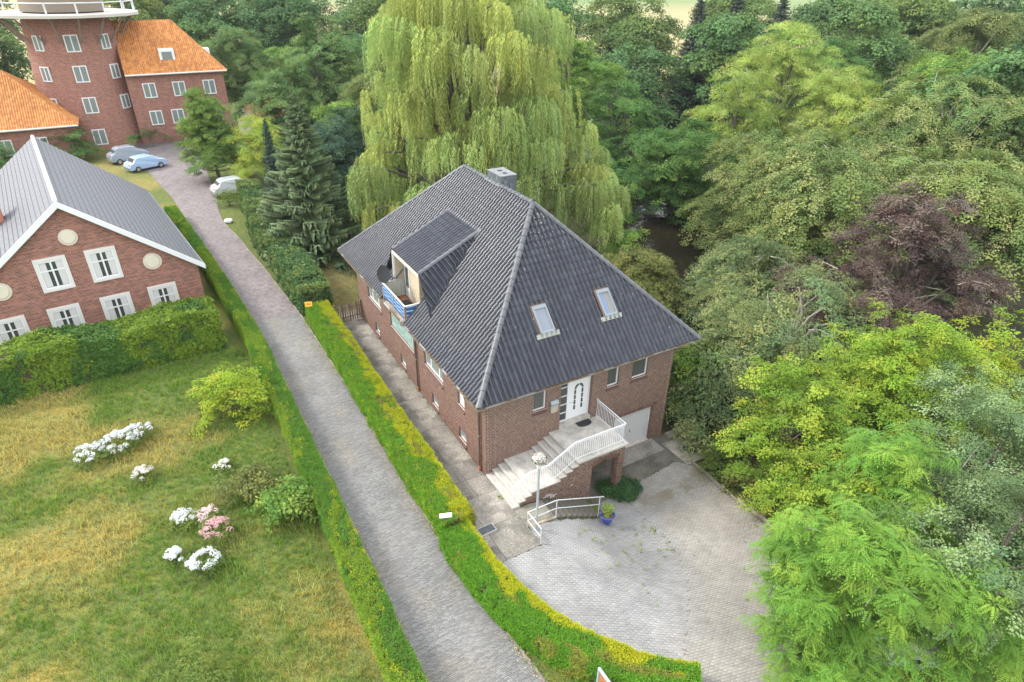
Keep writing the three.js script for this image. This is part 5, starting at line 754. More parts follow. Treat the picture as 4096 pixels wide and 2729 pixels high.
// conifers far right
function conifer(name, label, x, z, H, rad, col, { y0 = 0.4, group, geo = SPR.spruce, n = 1 } = {}) {
  const R = rngOf(treeSeed++), t = thing(name, label, 'conifer', [x, ground(x, z) - 0.04, z], 0, group), list = [];
  part('trunk', tube([[0, -0.2, 0], [0, H * 0.5, 0], [0, H * 0.98, 0]], [0.028 * H, 0.016 * H, 0.01], 8), M.bark, t);
  for (let y = y0; y < H * 0.985; y += 0.2 + 0.016 * H * (1 - y / H)) { const f = y / H, r = rad * Math.pow(1 - f, 0.82) + 0.12, k = Math.max(5, Math.round(9 + 7 * (1 - f)) * n), ph0 = R() * 6.28; for (let i = 0; i < k; i++) { const a = ph0 + i / k * 6.283 + (R() - 0.5) * 0.4, s = r * (0.55 + 0.6 * R()); list.push([V(0, y + (R() - 0.5) * 0.5, 0), V((R() - 0.5) * 0.35, 1, (R() - 0.5) * 0.35).normalize(), a, V(s, Math.max(0.7, s * 0.8), s * 0.9), vary(col, R, 0.25, 0.08)]); } }
  instances('crown', geo, list, t, M.needle); return t;
}
conifer('spruce_tree', 'dark spruce with drooping boughs behind the ivy hedge', 0.3, -31.6, 12.8, 4.3, [0.09, 0.135, 0.05], { n: 1.9 });
conifer('spruce_tree', 'tall dark spruce in the far wood, left of three', 70, -62, 20, 4.2, [0.05, 0.07, 0.05], { group: 'dark spruces in the far wood', n: 1.4 });
conifer('spruce_tree', 'tall dark spruce in the far wood, middle of three', 76, -60, 21, 4.4, [0.05, 0.07, 0.05], { group: 'dark spruces in the far wood', n: 1.4 });
conifer('spruce_tree', 'tall dark spruce in the far wood, right of three', 84, -58, 20, 4.4, [0.05, 0.07, 0.05], { group: 'dark spruces in the far wood', n: 1.4 });
function spire(name, label, x, z, H, rad, col) { const R = rngOf(treeSeed++), t = thing(name, label, 'conifer', [x, ground(x, z) - 0.04, z]), list = []; part('trunk', tube([[0, -0.2, 0], [0, H * 0.9, 0]], [0.14, 0.03], 8), M.bark, t); for (let i = 0; i < H * rad * 210; i++) { const f = Math.pow(R(), 0.9), r = rad * Math.sin(Math.PI * Math.pow(1 - f, 0.6) * 0.62 + 0.08) * (0.75 + 0.35 * R()), a = R() * 6.283; list.push([V(Math.cos(a) * r, 0.2 + f * (H - 0.4), Math.sin(a) * r), V(Math.cos(a) * 0.4, 1, Math.sin(a) * 0.4).normalize(), R() * 6.28, 0.8 + 0.5 * R(), vary(col, R, 0.2, 0.1)]); } instances('crown', SPR.cypress, list, t, M.needle); return t; }
conifer('cypress_tree', 'narrow dark conifer spire left of the spruce', -1.2, -36.4, 10.2, 1.3, [0.05, 0.09, 0.06], { n: 1.5 });
// --- left group beyond the house
tree('linden_tree', 'conical mid green linden beside the lane near the parked car', 'limeFar', -3.6, -58, 9.8, 3.9, { lobes: 32, y0: 0.3, shape: 'cone', group: G3, rf: 0.36, r0: 0.18 });
tree('maple_tree', 'yellow leaved maple between linden and spruce', 'yellow', 1.2, -53, 8.2, 3.7, { lobes: 16, y0: 0.4, shape: 'bush', group: G3 });
tree('yew_tree', 'dark bluish green round tree between spruce and willow', 'dark', 7.0, -40.5, 11.8, 4.6, { lobes: 20, y0: 0.2, shape: 'round', group: G3, r0: 0.25 });
tree('yew_tree', 'dark green bushy tree low behind the spruce', 'dark', 3.2, -36.5, 6.0, 2.6, { lobes: 11, y0: 0.1, shape: 'bush', group: G3 });
tree('elder_shrub', 'grey green shrub at the far left roof corner', 'grey', 5.2, -25.8, 3.3, 1.6, { lobes: 8, y0: 0.1, cat: 'shrub', shape: 'bush', r0: 0.05 });
tree('maple_tree', 'light green maple top behind the dark bluish tree', 'oakLight', 8.8, -48, 11.4, 3.3, { lobes: 12, y0: 4, group: G3 });
tree('walnut_tree', 'large mid green tree left of the willow', 'mid', 12.8, -70, 17.6, 7.6, { lobes: 24, y0: 1.5, r0: 0.45, group: G3 });
tree('walnut_tree', 'grey green tree between the large left tree and the yellow maple', 'mid', 6.6, -66, 12.4, 5.2, { lobes: 18, y0: 1, r0: 0.35, group: G3 });
tree('oak_tree', 'brownish olive tree directly left of the willow crown', 'olive', 18.5, -56, 17.4, 6.4, { lobes: 22, y0: 1.5, r0: 0.45, group: G3 });
tree('oak_tree', 'dark olive tree low behind the left willow edge', 'dark', 13.5, -47, 10.4, 4.4, { lobes: 16, y0: 0.4, r0: 0.3, group: G3 });
tree('oak_tree', 'dark tree behind the mill wing right corner', 'mid', 6.5, -96, 15.5, 6.2, { lobes: 18, y0: 1, r0: 0.4, group: G3 });
tree('oak_tree', 'light green tree beside the small red roof', 'oakLight', 11.2, -86, 12.5, 4.6, { lobes: 15, y0: 1, r0: 0.35, group: G3 });
// --- far trees closing the top of the picture
{
  const T0 = [[8, -125, 20.5, 8.8, 'behind the mill wing'], [20, -118, 21.5, 8.8, 'left of the walnut tree top'], [31, -112, 22, 8.8, 'above the walnut tree'], [42, -105, 22.5, 9.3, 'above the olive oak'], [30, -90, 21.5, 8.3, 'behind the olive oak'], [-6, -135, 18.5, 8.8, 'left of the mill roof tip'], [66, -96, 16, 6.5, 'right of the willow top'], [54, -78, 20, 7.8, 'behind the mid green oak'], [72, -84, 20.5, 8.3, 'left of the dark spruces'], [92, -76, 20.5, 8.8, 'behind the dark spruces'], [98, -58, 21, 8.8, 'right of the dark spruces'], [112, -52, 20.5, 9.3, 'behind the round green oak'], [118, -34, 20.5, 9.3, 'behind the birch'], [100, -24, 20.5, 8.8, 'at the right edge behind the birch'], [84, -44, 19.5, 7.8, 'behind the tallest robinia'], [140, -74, 21.5, 9.8, 'highest above the robinias'], [150, -58, 21.5, 9.8, 'highest above the maple'], [58, -128, 20.5, 9.8, 'behind the willow top'], [-30, -120, 19.5, 8.8, 'left of the mill'], [-44, -108, 19.5, 8.8, 'at the far left edge'], [68, -52, 18.5, 6.8, 'between oak and spruces'], [64, -12, 17.5, 7.8, 'far right behind the beeches'], [74, -6, 18.5, 8.3, 'at the right edge behind the beeches'], [24, -150, 22, 10, 'highest left of the willow'], [61, -70, 16.5, 6.5, 'between mid green oak and spruces'], [57, -60, 14, 5.5, 'low before the dark spruces'], [70, -74, 17, 6.5, 'just behind the left spruce'], [2, -160, 22, 10, 'highest right of the mill'], [48, -140, 21, 9, 'highest behind the willow'], [110, -90, 20, 9, 'highest behind the spruces'], [126, -66, 21, 9, 'highest left of the birch'], [160, -40, 22, 10, 'highest at the right edge']];
  T0.forEach(([x, z, H, r, where], i) => { SP['_f' + i] = { ...SP.far, col: vary([0.11, 0.18, 0.05], rngOf(50 + i), 0.25, 0.2) }; tree('far_tree', `far green tree ${where}`, '_f' + i, x, z, H, r, { lobes: 16, y0: 0.8, r0: 0.4, group: G4 }); });
}
// --- the weeping willow
{
  const R = rngOf(4242), x = 13.9, z = -29.4, gy = ground(x, z) - 0.05, t = thing('weeping_willow', 'huge weeping willow hanging over the back of the house', 'tree', [x, gy, z]), heads = [], list = [];
  const ring = (n, r, y, s, jr = 1) => { for (let i = 0; i < n; i++) { const a = (i + R() * 0.7) / n * 6.283; heads.push([Math.cos(a) * (r + (R() - 0.5) * 2 * jr), y + (R() - 0.5) * 2.4, Math.sin(a) * (r + (R() - 0.5) * 2 * jr), s * (0.65 + 0.6 * R())]); } };
  ring(5, 1.8, 22.4, 2.1); ring(9, 4.4, 20.6, 2.2); ring(13, 6.6, 17.8, 2.2); ring(11, 7.0, 14.2, 2.1); ring(12, 8.0, 10.8, 2.0); ring(10, 6.2, 11.8, 2.0); ring(13, 8.7, 7.4, 1.8); ring(8, 4.6, 15.0, 2);
  heads.push([9.2, 9.0, 4.6, 1.6], [9.6, 7.4, 5.4, 1.5], [9.0, 6.4, 7.0, 1.5], [8.2, 7.6, 8.0, 1.3], [7.2, 8.4, 7.4, 1.5], [6.2, 7.6, 9.0, 1.4], [8.6, 6.8, 8.8, 1.4], [7.4, 5.8, 10.0, 1.2], [-9.6, 6.8, 4.6, 1.5], [-9.9, 9.2, 2.6, 1.5], [-8.2, 6.2, 6.0, 1.4]);
  const G = [];
  for (const [hx, hy, hz, s] of heads) {
    const n = Math.round(58 * s), hc = vary([0.33, 0.4, 0.115], R, 0.2, 0.09), az0 = Math.atan2(hz, hx);
    G.push(tube([[0, Math.min(6, hy * 0.4), 0], [hx * 0.45, hy * 0.78, hz * 0.45], [hx * 0.85, hy * 1.0, hz * 0.85], [hx * 1.08, hy + 0.3, hz * 1.08]], [0.2, 0.13, 0.08, 0.04], 6));
    for (let i = 0; i < n; i++) { const a = R() * 6.283, r = Math.sqrt(R()) * s, dome = Math.sqrt(Math.max(0, 1 - (r / s) * (r / s))) * s * 0.55, p = V(hx + Math.cos(a) * r, hy - s * 0.2 + dome + (R() - 0.5) * 0.35, hz + Math.sin(a) * r), o = lerp(a, az0, 0.35), sc = 0.5 + 0.85 * R() * R() + 0.25 * R(); if (p.y - 2.8 * sc < 0.4 || fbm(p.x * 0.55 + p.y * 0.2, p.z * 0.55, 171, 2) < 0.4) continue; list.push([p, V((R() - 0.5) * 0.3, 1, (R() - 0.5) * 0.3).normalize(), -o, sc, vary(hc, R, 0.16, 0.1)]); }
  }
  part('trunk', tube([[0, -0.4, 0], [0.1, 2.5, 0.1], [0.3, 7, 0], [0.5, 13, -0.2], [0.3, 18, 0]], [0.75, 0.6, 0.5, 0.3, 0.12], 12), M.bark, t); part('limbs', merged(G), M.bark, t);
  instances('crown', SPR.willow, list, t);
}
// ---------------------------------------------------------------- hedges
function hedge(name, label, pts, w, h, colour, dens, { geo = SPR.hedge, s = 1, rough = 0.06, group, top = true } = {}) {
  const R = rngOf(treeSeed++), t = thing(name, label, 'hedge', [0, 0, 0], 0, group), C = pts.map(p => V(p[0], 0, p[1])), seg = [], list = []; let tot = 0;
  for (let i = 0; i < C.length - 1; i++) { const l = C[i].distanceTo(C[i + 1]); seg.push([tot, l, C[i], C[i + 1]]); tot += l; }
  const at = d => { let q = seg[0]; for (const g of seg) if (d >= g[0]) q = g; const f = clamp((d - q[0]) / q[1], 0, 1); return [q[2].clone().lerp(q[3], f), q[3].clone().sub(q[2]).normalize()]; };
  const W2 = typeof w === 'function' ? w : () => w, H2 = typeof h === 'function' ? h : () => h;
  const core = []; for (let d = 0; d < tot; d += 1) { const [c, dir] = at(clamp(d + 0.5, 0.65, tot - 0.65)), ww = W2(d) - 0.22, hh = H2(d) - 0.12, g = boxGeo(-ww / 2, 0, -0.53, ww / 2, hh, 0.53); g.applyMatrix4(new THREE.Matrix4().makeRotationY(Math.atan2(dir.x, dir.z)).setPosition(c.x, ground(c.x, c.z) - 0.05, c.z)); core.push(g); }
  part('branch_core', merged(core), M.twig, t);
  const per = d => W2(d) + 2 * H2(d);
  const N = Math.round(tot * per(tot / 2) * dens);
  for (let i = 0; i < N + dens * 3; i++) {
    let d = R() * tot, cap = 0; if (i >= N) { cap = R() < 0.5 ? -1 : 1; d = cap < 0 ? 0 : tot; }
    const [c, dir] = at(d), side = V(-dir.z, 0, dir.x), ww = W2(d), hh = H2(d), q = R() * (ww + 2 * hh); let u, y, n;
    if (cap) { u = (R() - 0.5) * ww; y = R() * hh; n = dir.clone().multiplyScalar(cap).addScaledVector(UP, 0.4); }
    else if (q < hh) { u = -ww / 2; y = q; n = side.clone().negate().addScaledVector(UP, 0.45); } else if (q < hh + ww) { u = q - hh - ww / 2; y = hh; n = UP.clone(); } else { u = ww / 2; y = q - hh - ww; n = side.clone().addScaledVector(UP, 0.45); }
    const bul = (fbm(d * 1.4 + u, y * 1.4 + 7, 111, 3) - 0.5) * rough * 4, e = y > hh - 0.12 || Math.abs(u) > ww / 2 - 0.12 ? 1 : 0; const edge = Math.max(0, Math.abs(u) - ww / 2 + 0.14) * Math.max(0, y - hh + 0.14) * 4;
    const dn = fbm(d * 2.6, (u + y) * 2.6 + 30, 113, 2); if (dn < 0.17) continue;
    const p = c.clone().addScaledVector(side, u * (1 - edge)).add(V(0, y - edge * 0.3 + ground(c.x, c.z), 0)).addScaledVector(n, bul - 0.05 + (R() - 0.5) * rough); if (p.y < ground(c.x, c.z) + 0.02) p.y = ground(c.x, c.z) + 0.03;
    n.addScaledVector(rnd3(R), 0.5).normalize(); list.push([p, n, R() * 6.283, s * (0.75 + 0.5 * R()), vary(colour(d, u / ww, y / hh, R), R, 0.2, 0.1)]);
  }
  instances('foliage', geo, list, t); return t;
}
const green = [0.11, 0.265, 0.015], yellow = [0.38, 0.4, 0.012], olive = [0.24, 0.23, 0.05];
const duo = (edge, seed) => (d, u, y, R) => { const n = fbm(d * 0.9, u * 3 + y, seed, 3); let k = sstep(edge - 0.1, edge + 0.1, -u + (n - 0.5) * 1.1); const m = fbm(d * 2.2 + 5, u * 6, seed + 3, 2) > 0.62 ? 1 : 0; if (R() < 0.1) k = 1 - k; return k > 0.5 ? (m ? olive : yellow) : R() < 0.12 ? [0.18, 0.27, 0.02] : green; };
// side vector is (-dz, 0, dx): walking from the gate towards the camera (+z) its positive side is -x (the lane)
hedge('clipped_hedge', 'clipped hedge between lane and side path, green with yellow inner edge', [[-2.72, -19.4], [-2.8, -8], [-2.84, 0], [-2.8, 2.9]], 1.5, d => 1.28 + 0.06 * Math.sin(d * 0.4), duo(0.08, 121), 260, { s: 1.0 });
hedge('clipped_hedge', 'lower clipped hedge curving round the paved yard', [[-3.05, 3.0], [-3.0, 5], [-2.72, 7], [-2.15, 8.9], [-1.2, 10.6], [-0.1, 11.9], [1.1, 12.9]], 1.35, d => 0.98 + 0.05 * Math.sin(d), (d, u, y, R) => { const n = fbm(d * 0.8, u * 3 + y, 125, 3); const k = -u + (n - 0.5) * 0.9; return k > 0.2 ? yellow : n > 0.57 ? (R() < 0.5 ? olive : [0.2, 0.27, 0.02]) : green; }, 300, { s: 1.0 });
hedge('clipped_hedge', 'long low green hedge on the far side of the lane', [[-7.15, 15], [-7.2, 4], [-7.2, -8], [-7.25, -18], [-7.9, -28], [-8.6, -37], [-9.4, -46]], 0.95, 1.2, (d, u, y, R) => { const n = fbm(d * 0.6, u * 2 + 9, 127, 3); return n > 0.55 ? [0.17, 0.27, 0.02] : n > 0.5 && R() < 0.4 ? yellow : [0.095, 0.21, 0.02]; }, 190, { s: 1.1 });
hedge('ivy_hedge', 'thick dark ivy hedge beyond the picket gate', [[-2.5, -20.6], [-2.7, -27], [-3.0, -33], [-2.6, -39], [-2.2, -46]], d => 1.9 + 0.2 * Math.sin(d * 0.5), d => d < 1.5 ? 1.9 : 2.2 + 0.5 * sstep(8, 22, d), (d, u, y, R) => R() < 0.3 ? [0.16, 0.22, 0.06] : fbm(d, y * 3, 131, 3) > 0.56 ? [0.14, 0.2, 0.05] : [0.06, 0.13, 0.04], 85, { geo: SPR.ivy, s: 1.2, rough: 0.16 });
hedge('tall_hedge', 'tall dark green hedge in front of the gabled brick house', [[-9.0, -19.6], [-14, -19.4], [-22, -18.8], [-30, -18.2]], 2.4, d => 2.5 + 0.25 * Math.sin(d * 0.9), (d, u, y, R) => { const n = fbm(d * 0.5, u + y, 133, 3); return n > 0.52 ? [0.14, 0.22, 0.02] : [0.07, 0.15, 0.025]; }, 80, { geo: SPR.ivy, s: 1.2, rough: 0.15 });
// ---------------------------------------------------------------- shrubs and flowers of the garden left of the lane
tree('round_shrub', 'rounded yellow green shrub beside the long hedge', 'lime', -9.6, -10.8, 2.9, 1.7, { lobes: 16, y0: 0.1, cat: 'shrub', shape: 'bush', r0: 0.05 });
tree('garden_shrub', 'dark leafy shrub against the near end of the long hedge', 'laurel', -8.75, -1.9, 1.7, 1.0, { lobes: 8, y0: 0.1, cat: 'shrub', shape: 'bush', r0: 0.05 });
tree('garden_shrub', 'small dark shrub behind the pink flowers', 'rhodo', -10.0, -4.2, 1.2, 0.9, { lobes: 7, y0: 0.1, cat: 'shrub', shape: 'bush', r0: 0.04 });
tree('garden_shrub', 'low shrub in the near left corner of the garden', 'bush', -13.4, 4.6, 1.4, 1.3, { lobes: 8, y0: 0.1, cat: 'shrub', shape: 'bush', r0: 0.04 });
function flowering(label, x, z, r, col, n) { const R = rngOf(treeSeed++), t = thing('flowering_shrub', label, 'flowers', [x, ground(x, z), z], 0, 'flowering shrubs on the meadow'), lob = [[0, r * 0.55, 0, r, r * 0.6, r]]; instances('leaves', SPR.beech, leafLobes(lob, R, { ...SP.bush, s: 0.75, len: 0.45, den: 9, gap: [0.5, 0] }), t); const L2 = []; for (let i = 0; i < n * 0.75; i++) { const a = R() * 6.28, q = Math.sqrt(R()) * r * 1.1, y = r * 0.55 + r * 0.72 * Math.sqrt(Math.max(0.05, 1 - (q / r) * (q / r) * 0.8)); L2.push([V(Math.cos(a) * q, y, Math.sin(a) * q), V((R() - 0.5) * 0.6, 1, (R() - 0.5) * 0.6).normalize(), R() * 6, 0.8 + 0.6 * R(), vary(col, R, 0.08, 0.03)]); } instances('blossoms', SPR.flower, L2, t); part('stems', tube([[0, -0.05, 0], [0, r * 0.6, 0]], [0.05, 0.03], 6), M.twig, t); }
const wht = [0.62, 0.64, 0.64], pnk = [0.56, 0.34, 0.34];
flowering('white flowering shrub, left of the far white pair', -16.2, -10.2, 0.62, wht, 46); flowering('white flowering shrub, largest of the far white group', -15.0, -10.4, 0.7, wht, 60); flowering('white flowering shrub, right of the far white pair', -14.1, -10.9, 0.6, wht, 48); flowering('small pale shrub in front of the far white group', -14.1, -7.6, 0.42, [0.62, 0.58, 0.55], 22);
flowering('white flowering shrub behind the pink one', -12.75, -3.7, 0.42, wht, 30); flowering('pink flowering shrub among white ones', -11.6, -2.2, 0.55, pnk, 44); flowering('pink and white shrub, farther of two', -11.8, -3.4, 0.38, [0.75, 0.55, 0.55], 22); flowering('white flowering shrub nearest to the camera', -12.3, -0.6, 0.55, wht, 46); flowering('small white flowering shrub left of the pink one', -13.3, -1.6, 0.36, wht, 24); flowering('single pale shrub beside the long hedge', -10.8, -6.4, 0.34, [0.66, 0.66, 0.58], 16);
{ // meadow grass, weeds and litter
  const R = rngOf(71), list = [];
  for (let i = 0; i < 26000; i++) { const x = -8 - R() * 17, z = -18 + R() * 30; const dry = sstep(0.44, 0.62, fbm(x * 0.22 + 3, z * 0.22, 63, 4)), g = fbm(x * 0.5, z * 0.5, 141, 3); list.push([V(x, -0.05, z), UP, R() * 6.28, 0.5 + 0.9 * R() * (0.5 + g), vary([lerp(0.14, 0.4, dry), lerp(0.24, 0.35, dry), lerp(0.028, 0.1, dry)], R, 0.25, 0.1)]); }
  const t = new THREE.Group(); t.name = 'meadow_grass'; scene.add(t); tag(t, 'tall green and dry yellow meadow grass left of the lane', 'grass', null, 'stuff'); instances('blades', SPR.tuft, list, t);
  const l2 = []; for (let i = 0; i < 9000; i++) { const x = -2 + R() * 12, z = -19 - R() * 22; if (x < -1.4 && z < -20) continue; const g = fbm(x * 0.6, z * 0.6, 65, 4); l2.push([V(x, ground(x, z) - 0.05, z), UP, R() * 6.28, 0.3 + 0.35 * R(), vary(g > 0.5 ? [0.34, 0.31, 0.13] : [0.22, 0.26, 0.07], R, 0.2, 0.1)]); }
  const t2 = new THREE.Group(); t2.name = 'lawn_grass'; scene.add(t2); tag(t2, 'short worn lawn behind the picket gate', 'grass', null, 'stuff'); instances('blades', SPR.tuft, l2, t2);
  const l3 = []; for (let i = 0; i < 420; i++) { const a = R(); let x, z; if (a < 0.3) { x = 2 + R() * 4; z = 4.6 + R() * 3; if (fbm(x * 2, z * 2, 151, 2) < 0.5) continue; } else if (a < 0.5) { x = -2 + R() * 2; z = -18 + R() * 22; if (R() < 0.8) x = R() < 0.5 ? -0.12 : -1.95; } else if (a < 0.9) { z = -20 + R() * 32; x = laneX(z) + laneHalf(z) - 0.3 * R() * R(); } else { x = 2 + R() * 8; z = 3 + R() * 9; if (!inside(yardPoly, x, z)) continue; } l3.push([V(x, yard(x, z) + 0.01, z), UP, R() * 6.28, 0.5 + R() * 0.9, vary([0.2, 0.28, 0.05], R, 0.2, 0.15)]); }
  const t3 = new THREE.Group(); t3.name = 'weeds'; scene.add(t3); tag(t3, 'small weeds growing in the joints of paving and lane', 'weeds', null, 'stuff'); instances('blades', SPR.weed, l3, t3);
  const Lg = new Geo(); for (let i = 0; i < 5200; i++) { const a = R(); let x, z; if (a < 0.72) { z = -32 + R() * 44; const s = R() < 0.75 ? 1 : -1; x = laneX(z) + s * (laneHalf(z) - 0.02 - 0.45 * R() * R()); if (fbm(x * 1.3, z * 0.7, 155, 3) < 0.42) continue; } else if (a < 0.85) { x = 10.6 - R() * R() * 2; z = 2.5 + R() * 9; } else { x = -2 + R() * 12; z = 4.9 + R() * 8; if (!inside(yardPoly, x, z) || R() < 0.7) continue; } const y = yard(x, z) + 0.024 + R() * 0.012, an = R() * 6.3, e = 0.014 + R() * 0.024, c = [[0.42, 0.36, 0.2], [0.3, 0.24, 0.12], [0.36, 0.37, 0.16], [0.2, 0.13, 0.07]][Math.floor(R() * 4)]; Lg.quad([x - Math.cos(an) * e, y, z - Math.sin(an) * e], [x - Math.sin(an) * e * 0.6, y + 0.008, z + Math.cos(an) * e * 0.6], [x + Math.cos(an) * e, y, z + Math.sin(an) * e], [x + Math.sin(an) * e * 0.6, y + 0.01, z - Math.cos(an) * e * 0.6], c); }
  const lt = solo('fallen_leaves', Lg.geometry(), mat(1, 1, 1, 0.95, { vertexColors: true, side: THREE.DoubleSide }), 'dry fallen leaves gathered along the lane edges and kerbs', 'leaves', null, 'stuff');
  const iv = thing('ivy_bush', 'dark ivy bush growing round the foot of the brick pillar', 'shrub', [6.25, yard(6.2, 2.4), 2.4]); instances('foliage', SPR.ivy, leafLobes([[0.35, 0.25, 0.35, 0.55, 0.4, 0.55], [-0.5, 0.2, -0.2, 0.45, 0.32, 0.45], [0.05, 0.3, 0.5, 0.4, 0.3, 0.4], [-0.2, 0.15, 0.2, 0.4, 0.25, 0.4]], R, { ...SP.bush, s: 0.75, per: 3, len: 0.15, den: 26, col: [0.04, 0.1, 0.03] }), iv); part('stems', tube([[0, -0.05, 0], [0.1, 0.3, 0.1]], [0.04, 0.02], 6), M.twig, iv);
  const pot = scene.children.find(o => o.name === 'flower_pot'); instances('plant', SPR.ivy, leafLobes([[0, 0.66, 0, 0.17, 0.15, 0.17], [0, 0.78, 0, 0.14, 0.12, 0.14]], R, { ...SP.bush, s: 0.42, per: 3, len: 0.06, gap: [0.5, 0], den: 60, col: [0.2, 0.26, 0.05] }), pot);
}
// ---------------------------------------------------------------- the gabled neighbour house
T.brickFar = tex(512, 512, (u, v) => { const row = Math.floor(v * 48), c = u * 16 + (row & 1) * 0.5, id = Math.floor(c), j = (c - id < 0.06 || v * 48 - row < 0.2) ? 1 : 0, k = 0.75 + 0.4 * h2(id % 16, row, 5); return j ? [0.7, 0.6, 0.54] : [0.58 * k, 0.38 * k, 0.33 * k]; });
M.brickFar = mat(0.72, 0.7, 0.68, 0.85, { map: rep(T.brickFar, 0.25) });
M.slate = mat(0.1, 0.107, 0.125, 0.55, { map: rep(T.grain, 0.8) });
function gableWindow(parent, x, y, w, h, z) { const g = new THREE.Group(); g.name = 'window'; parent.add(g); g.position.set(x, y, z); part('surround', new Geo().box(-w / 2 - 0.16, -0.18, -0.05, w / 2 + 0.16, 0, 0.05).box(-w / 2 - 0.16, h, -0.05, w / 2 + 0.16, h + 0.2, 0.05).box(-w / 2 - 0.16, 0, -0.05, -w / 2, h, 0.045).box(w / 2, 0, -0.05, w / 2 + 0.16, h, 0.045).geometry(), mat(0.55, 0.54, 0.51, 0.7), g); part('frame', new Geo().box(-w / 2, 0, -0.05, -w / 2 + 0.09, h, 0.02).box(w / 2 - 0.09, 0, -0.05, w / 2, h, 0.02).box(-0.05, 0.1, -0.05, 0.05, h - 0.1, 0.015).box(-w / 2 + 0.09, 0, -0.05, w / 2 - 0.09, 0.1, 0.018).box(-w / 2 + 0.09, h - 0.1, -0.05, w / 2 - 0.09, h, 0.018).box(-w / 2 + 0.09, h * 0.62, -0.05, w / 2 - 0.09, h * 0.62 + 0.08, 0.016).geometry(), M.white, g); for (const s of [-1, 1]) { part('pane', boxGeo(Math.min(s * 0.05, s * (w / 2 - 0.09)), 0.1, -0.04, Math.max(s * 0.05, s * (w / 2 - 0.09)), h - 0.1, -0.01), M.pane, g); part('curtain', boxGeo(Math.min(s * 0.25, s * (w / 2 - 0.1)), 0.12, -0.009, Math.max(s * 0.25, s * (w / 2 - 0.1)), h - 0.12, -0.004), mat(0.48, 0.48, 0.47, 0.9), g); } return g; }
{
  const g = thing('gabled_house', 'brick neighbour house with white bargeboards, grey roof and round medallions', 'house', [-15.6, -0.03, -24.0], 0.11), hw = 6.55, yr = 8.75, ye = 3.55, len = 19;
  const sh = prism([[-hw, 0], [hw, 0], [hw, ye], [0, yr - 0.1], [-hw, ye]], -len, 0); { const p = sh.attributes.position, n = sh.attributes.normal, uv = sh.attributes.uv; for (let i = 0; i < p.count; i++) Math.abs(n.getX(i)) > 0.5 ? uv.setXY(i, p.getZ(i), p.getY(i)) : uv.setXY(i, p.getX(i), p.getY(i)); } part('wall', sh, M.brickFar, g);
  const sl = Math.hypot(hw + 0.35, (yr - ye) * (hw + 0.35) / hw);
  for (const s of [-1, 1]) { const P = [[0, yr], [s * (hw + 0.35), yr - (yr - ye) * (hw + 0.35) / hw], [s * (hw + 0.35), yr - (yr - ye) * (hw + 0.35) / hw + 0.16], [0, yr + 0.18]]; const rf = prism(s > 0 ? P : P.reverse(), -len - 0.4, 0.32); part('roof_slope', rf, M.slate, g); const b = prism((s > 0 ? [[0, yr - 0.14], [s * (hw + 0.42), yr - 0.14 - (yr - ye) * (hw + 0.42) / hw], [s * (hw + 0.42), yr + 0.24 - (yr - ye) * (hw + 0.42) / hw], [0, yr + 0.24]] : [[0, yr - 0.14], [0, yr + 0.24], [s * (hw + 0.42), yr + 0.24 - (yr - ye) * (hw + 0.42) / hw], [s * (hw + 0.42), yr - 0.14 - (yr - ye) * (hw + 0.42) / hw]]), 0.33, 0.42); part('bargeboard', b, M.white, g); part('gutter', tube([[s * (hw + 0.44), yr - 0.1 - (yr - ye) * (hw + 0.35) / hw, 0.3], [s * (hw + 0.44), yr - 0.1 - (yr - ye) * (hw + 0.35) / hw, -len - 0.4]], 0.08, 8), M.metalGrey, g);
    for (let i = 0; i < 24; i++) { const t0 = (i + 0.5) / 24, x = s * (hw + 0.3) * t0, y = yr + 0.19 - (yr - ye) * (hw + 0.3) * t0 / hw; part('slate_course', boxGeo(-0.15, 0, -len - 0.38, 0.15, 0.018, 0.3), M.slate, g, [x, y, 0], [0, 0, -s * Math.atan2(yr - ye, hw) + s * 0.03]); } }
  part('ridge_cap', tube([[0, yr + 0.2, 0.34], [0, yr + 0.2, -len - 0.4]], 0.13, 10), mat(0.46, 0.45, 0.44, 0.7), g);
  for (const x of [-1.3, 1.35]) gableWindow(g, x, 3.75, 1.35, 1.75, 0.02); for (const x of [-4.35, -1.5, 1.35, 4.1]) gableWindow(g, x, 0.55, 1.4, 1.75, 0.02);
  for (const [x, y, r] of [[-4.1, 4.2, 0.55], [4.0, 4.2, 0.55], [0, 6.7, 0.5]]) { const md = part('medallion', new THREE.CylinderGeometry(r, r, 0.08, 28).rotateX(Math.PI / 2), mat(0.5, 0.45, 0.36, 0.8), g, [x, y, 0.04]); part('medallion_boss', new THREE.CylinderGeometry(r * 0.7, r * 0.75, 0.05, 24).rotateX(Math.PI / 2), mat(0.54, 0.5, 0.4, 0.8), md, [0, 0, 0.06]); }
  const ch = part('chimney', boxGeo(-0.4, 0, -0.4, 0.4, 1.9, 0.4), mat(0.36, 0.13, 0.08, 0.85), g, [-3.4, 6.4, -6.5]); part('chimney_cap', boxGeo(-0.46, 1.905, -0.46, 0.46, 2.0, 0.46), mat(0.3, 0.28, 0.26, 0.8), ch);
}
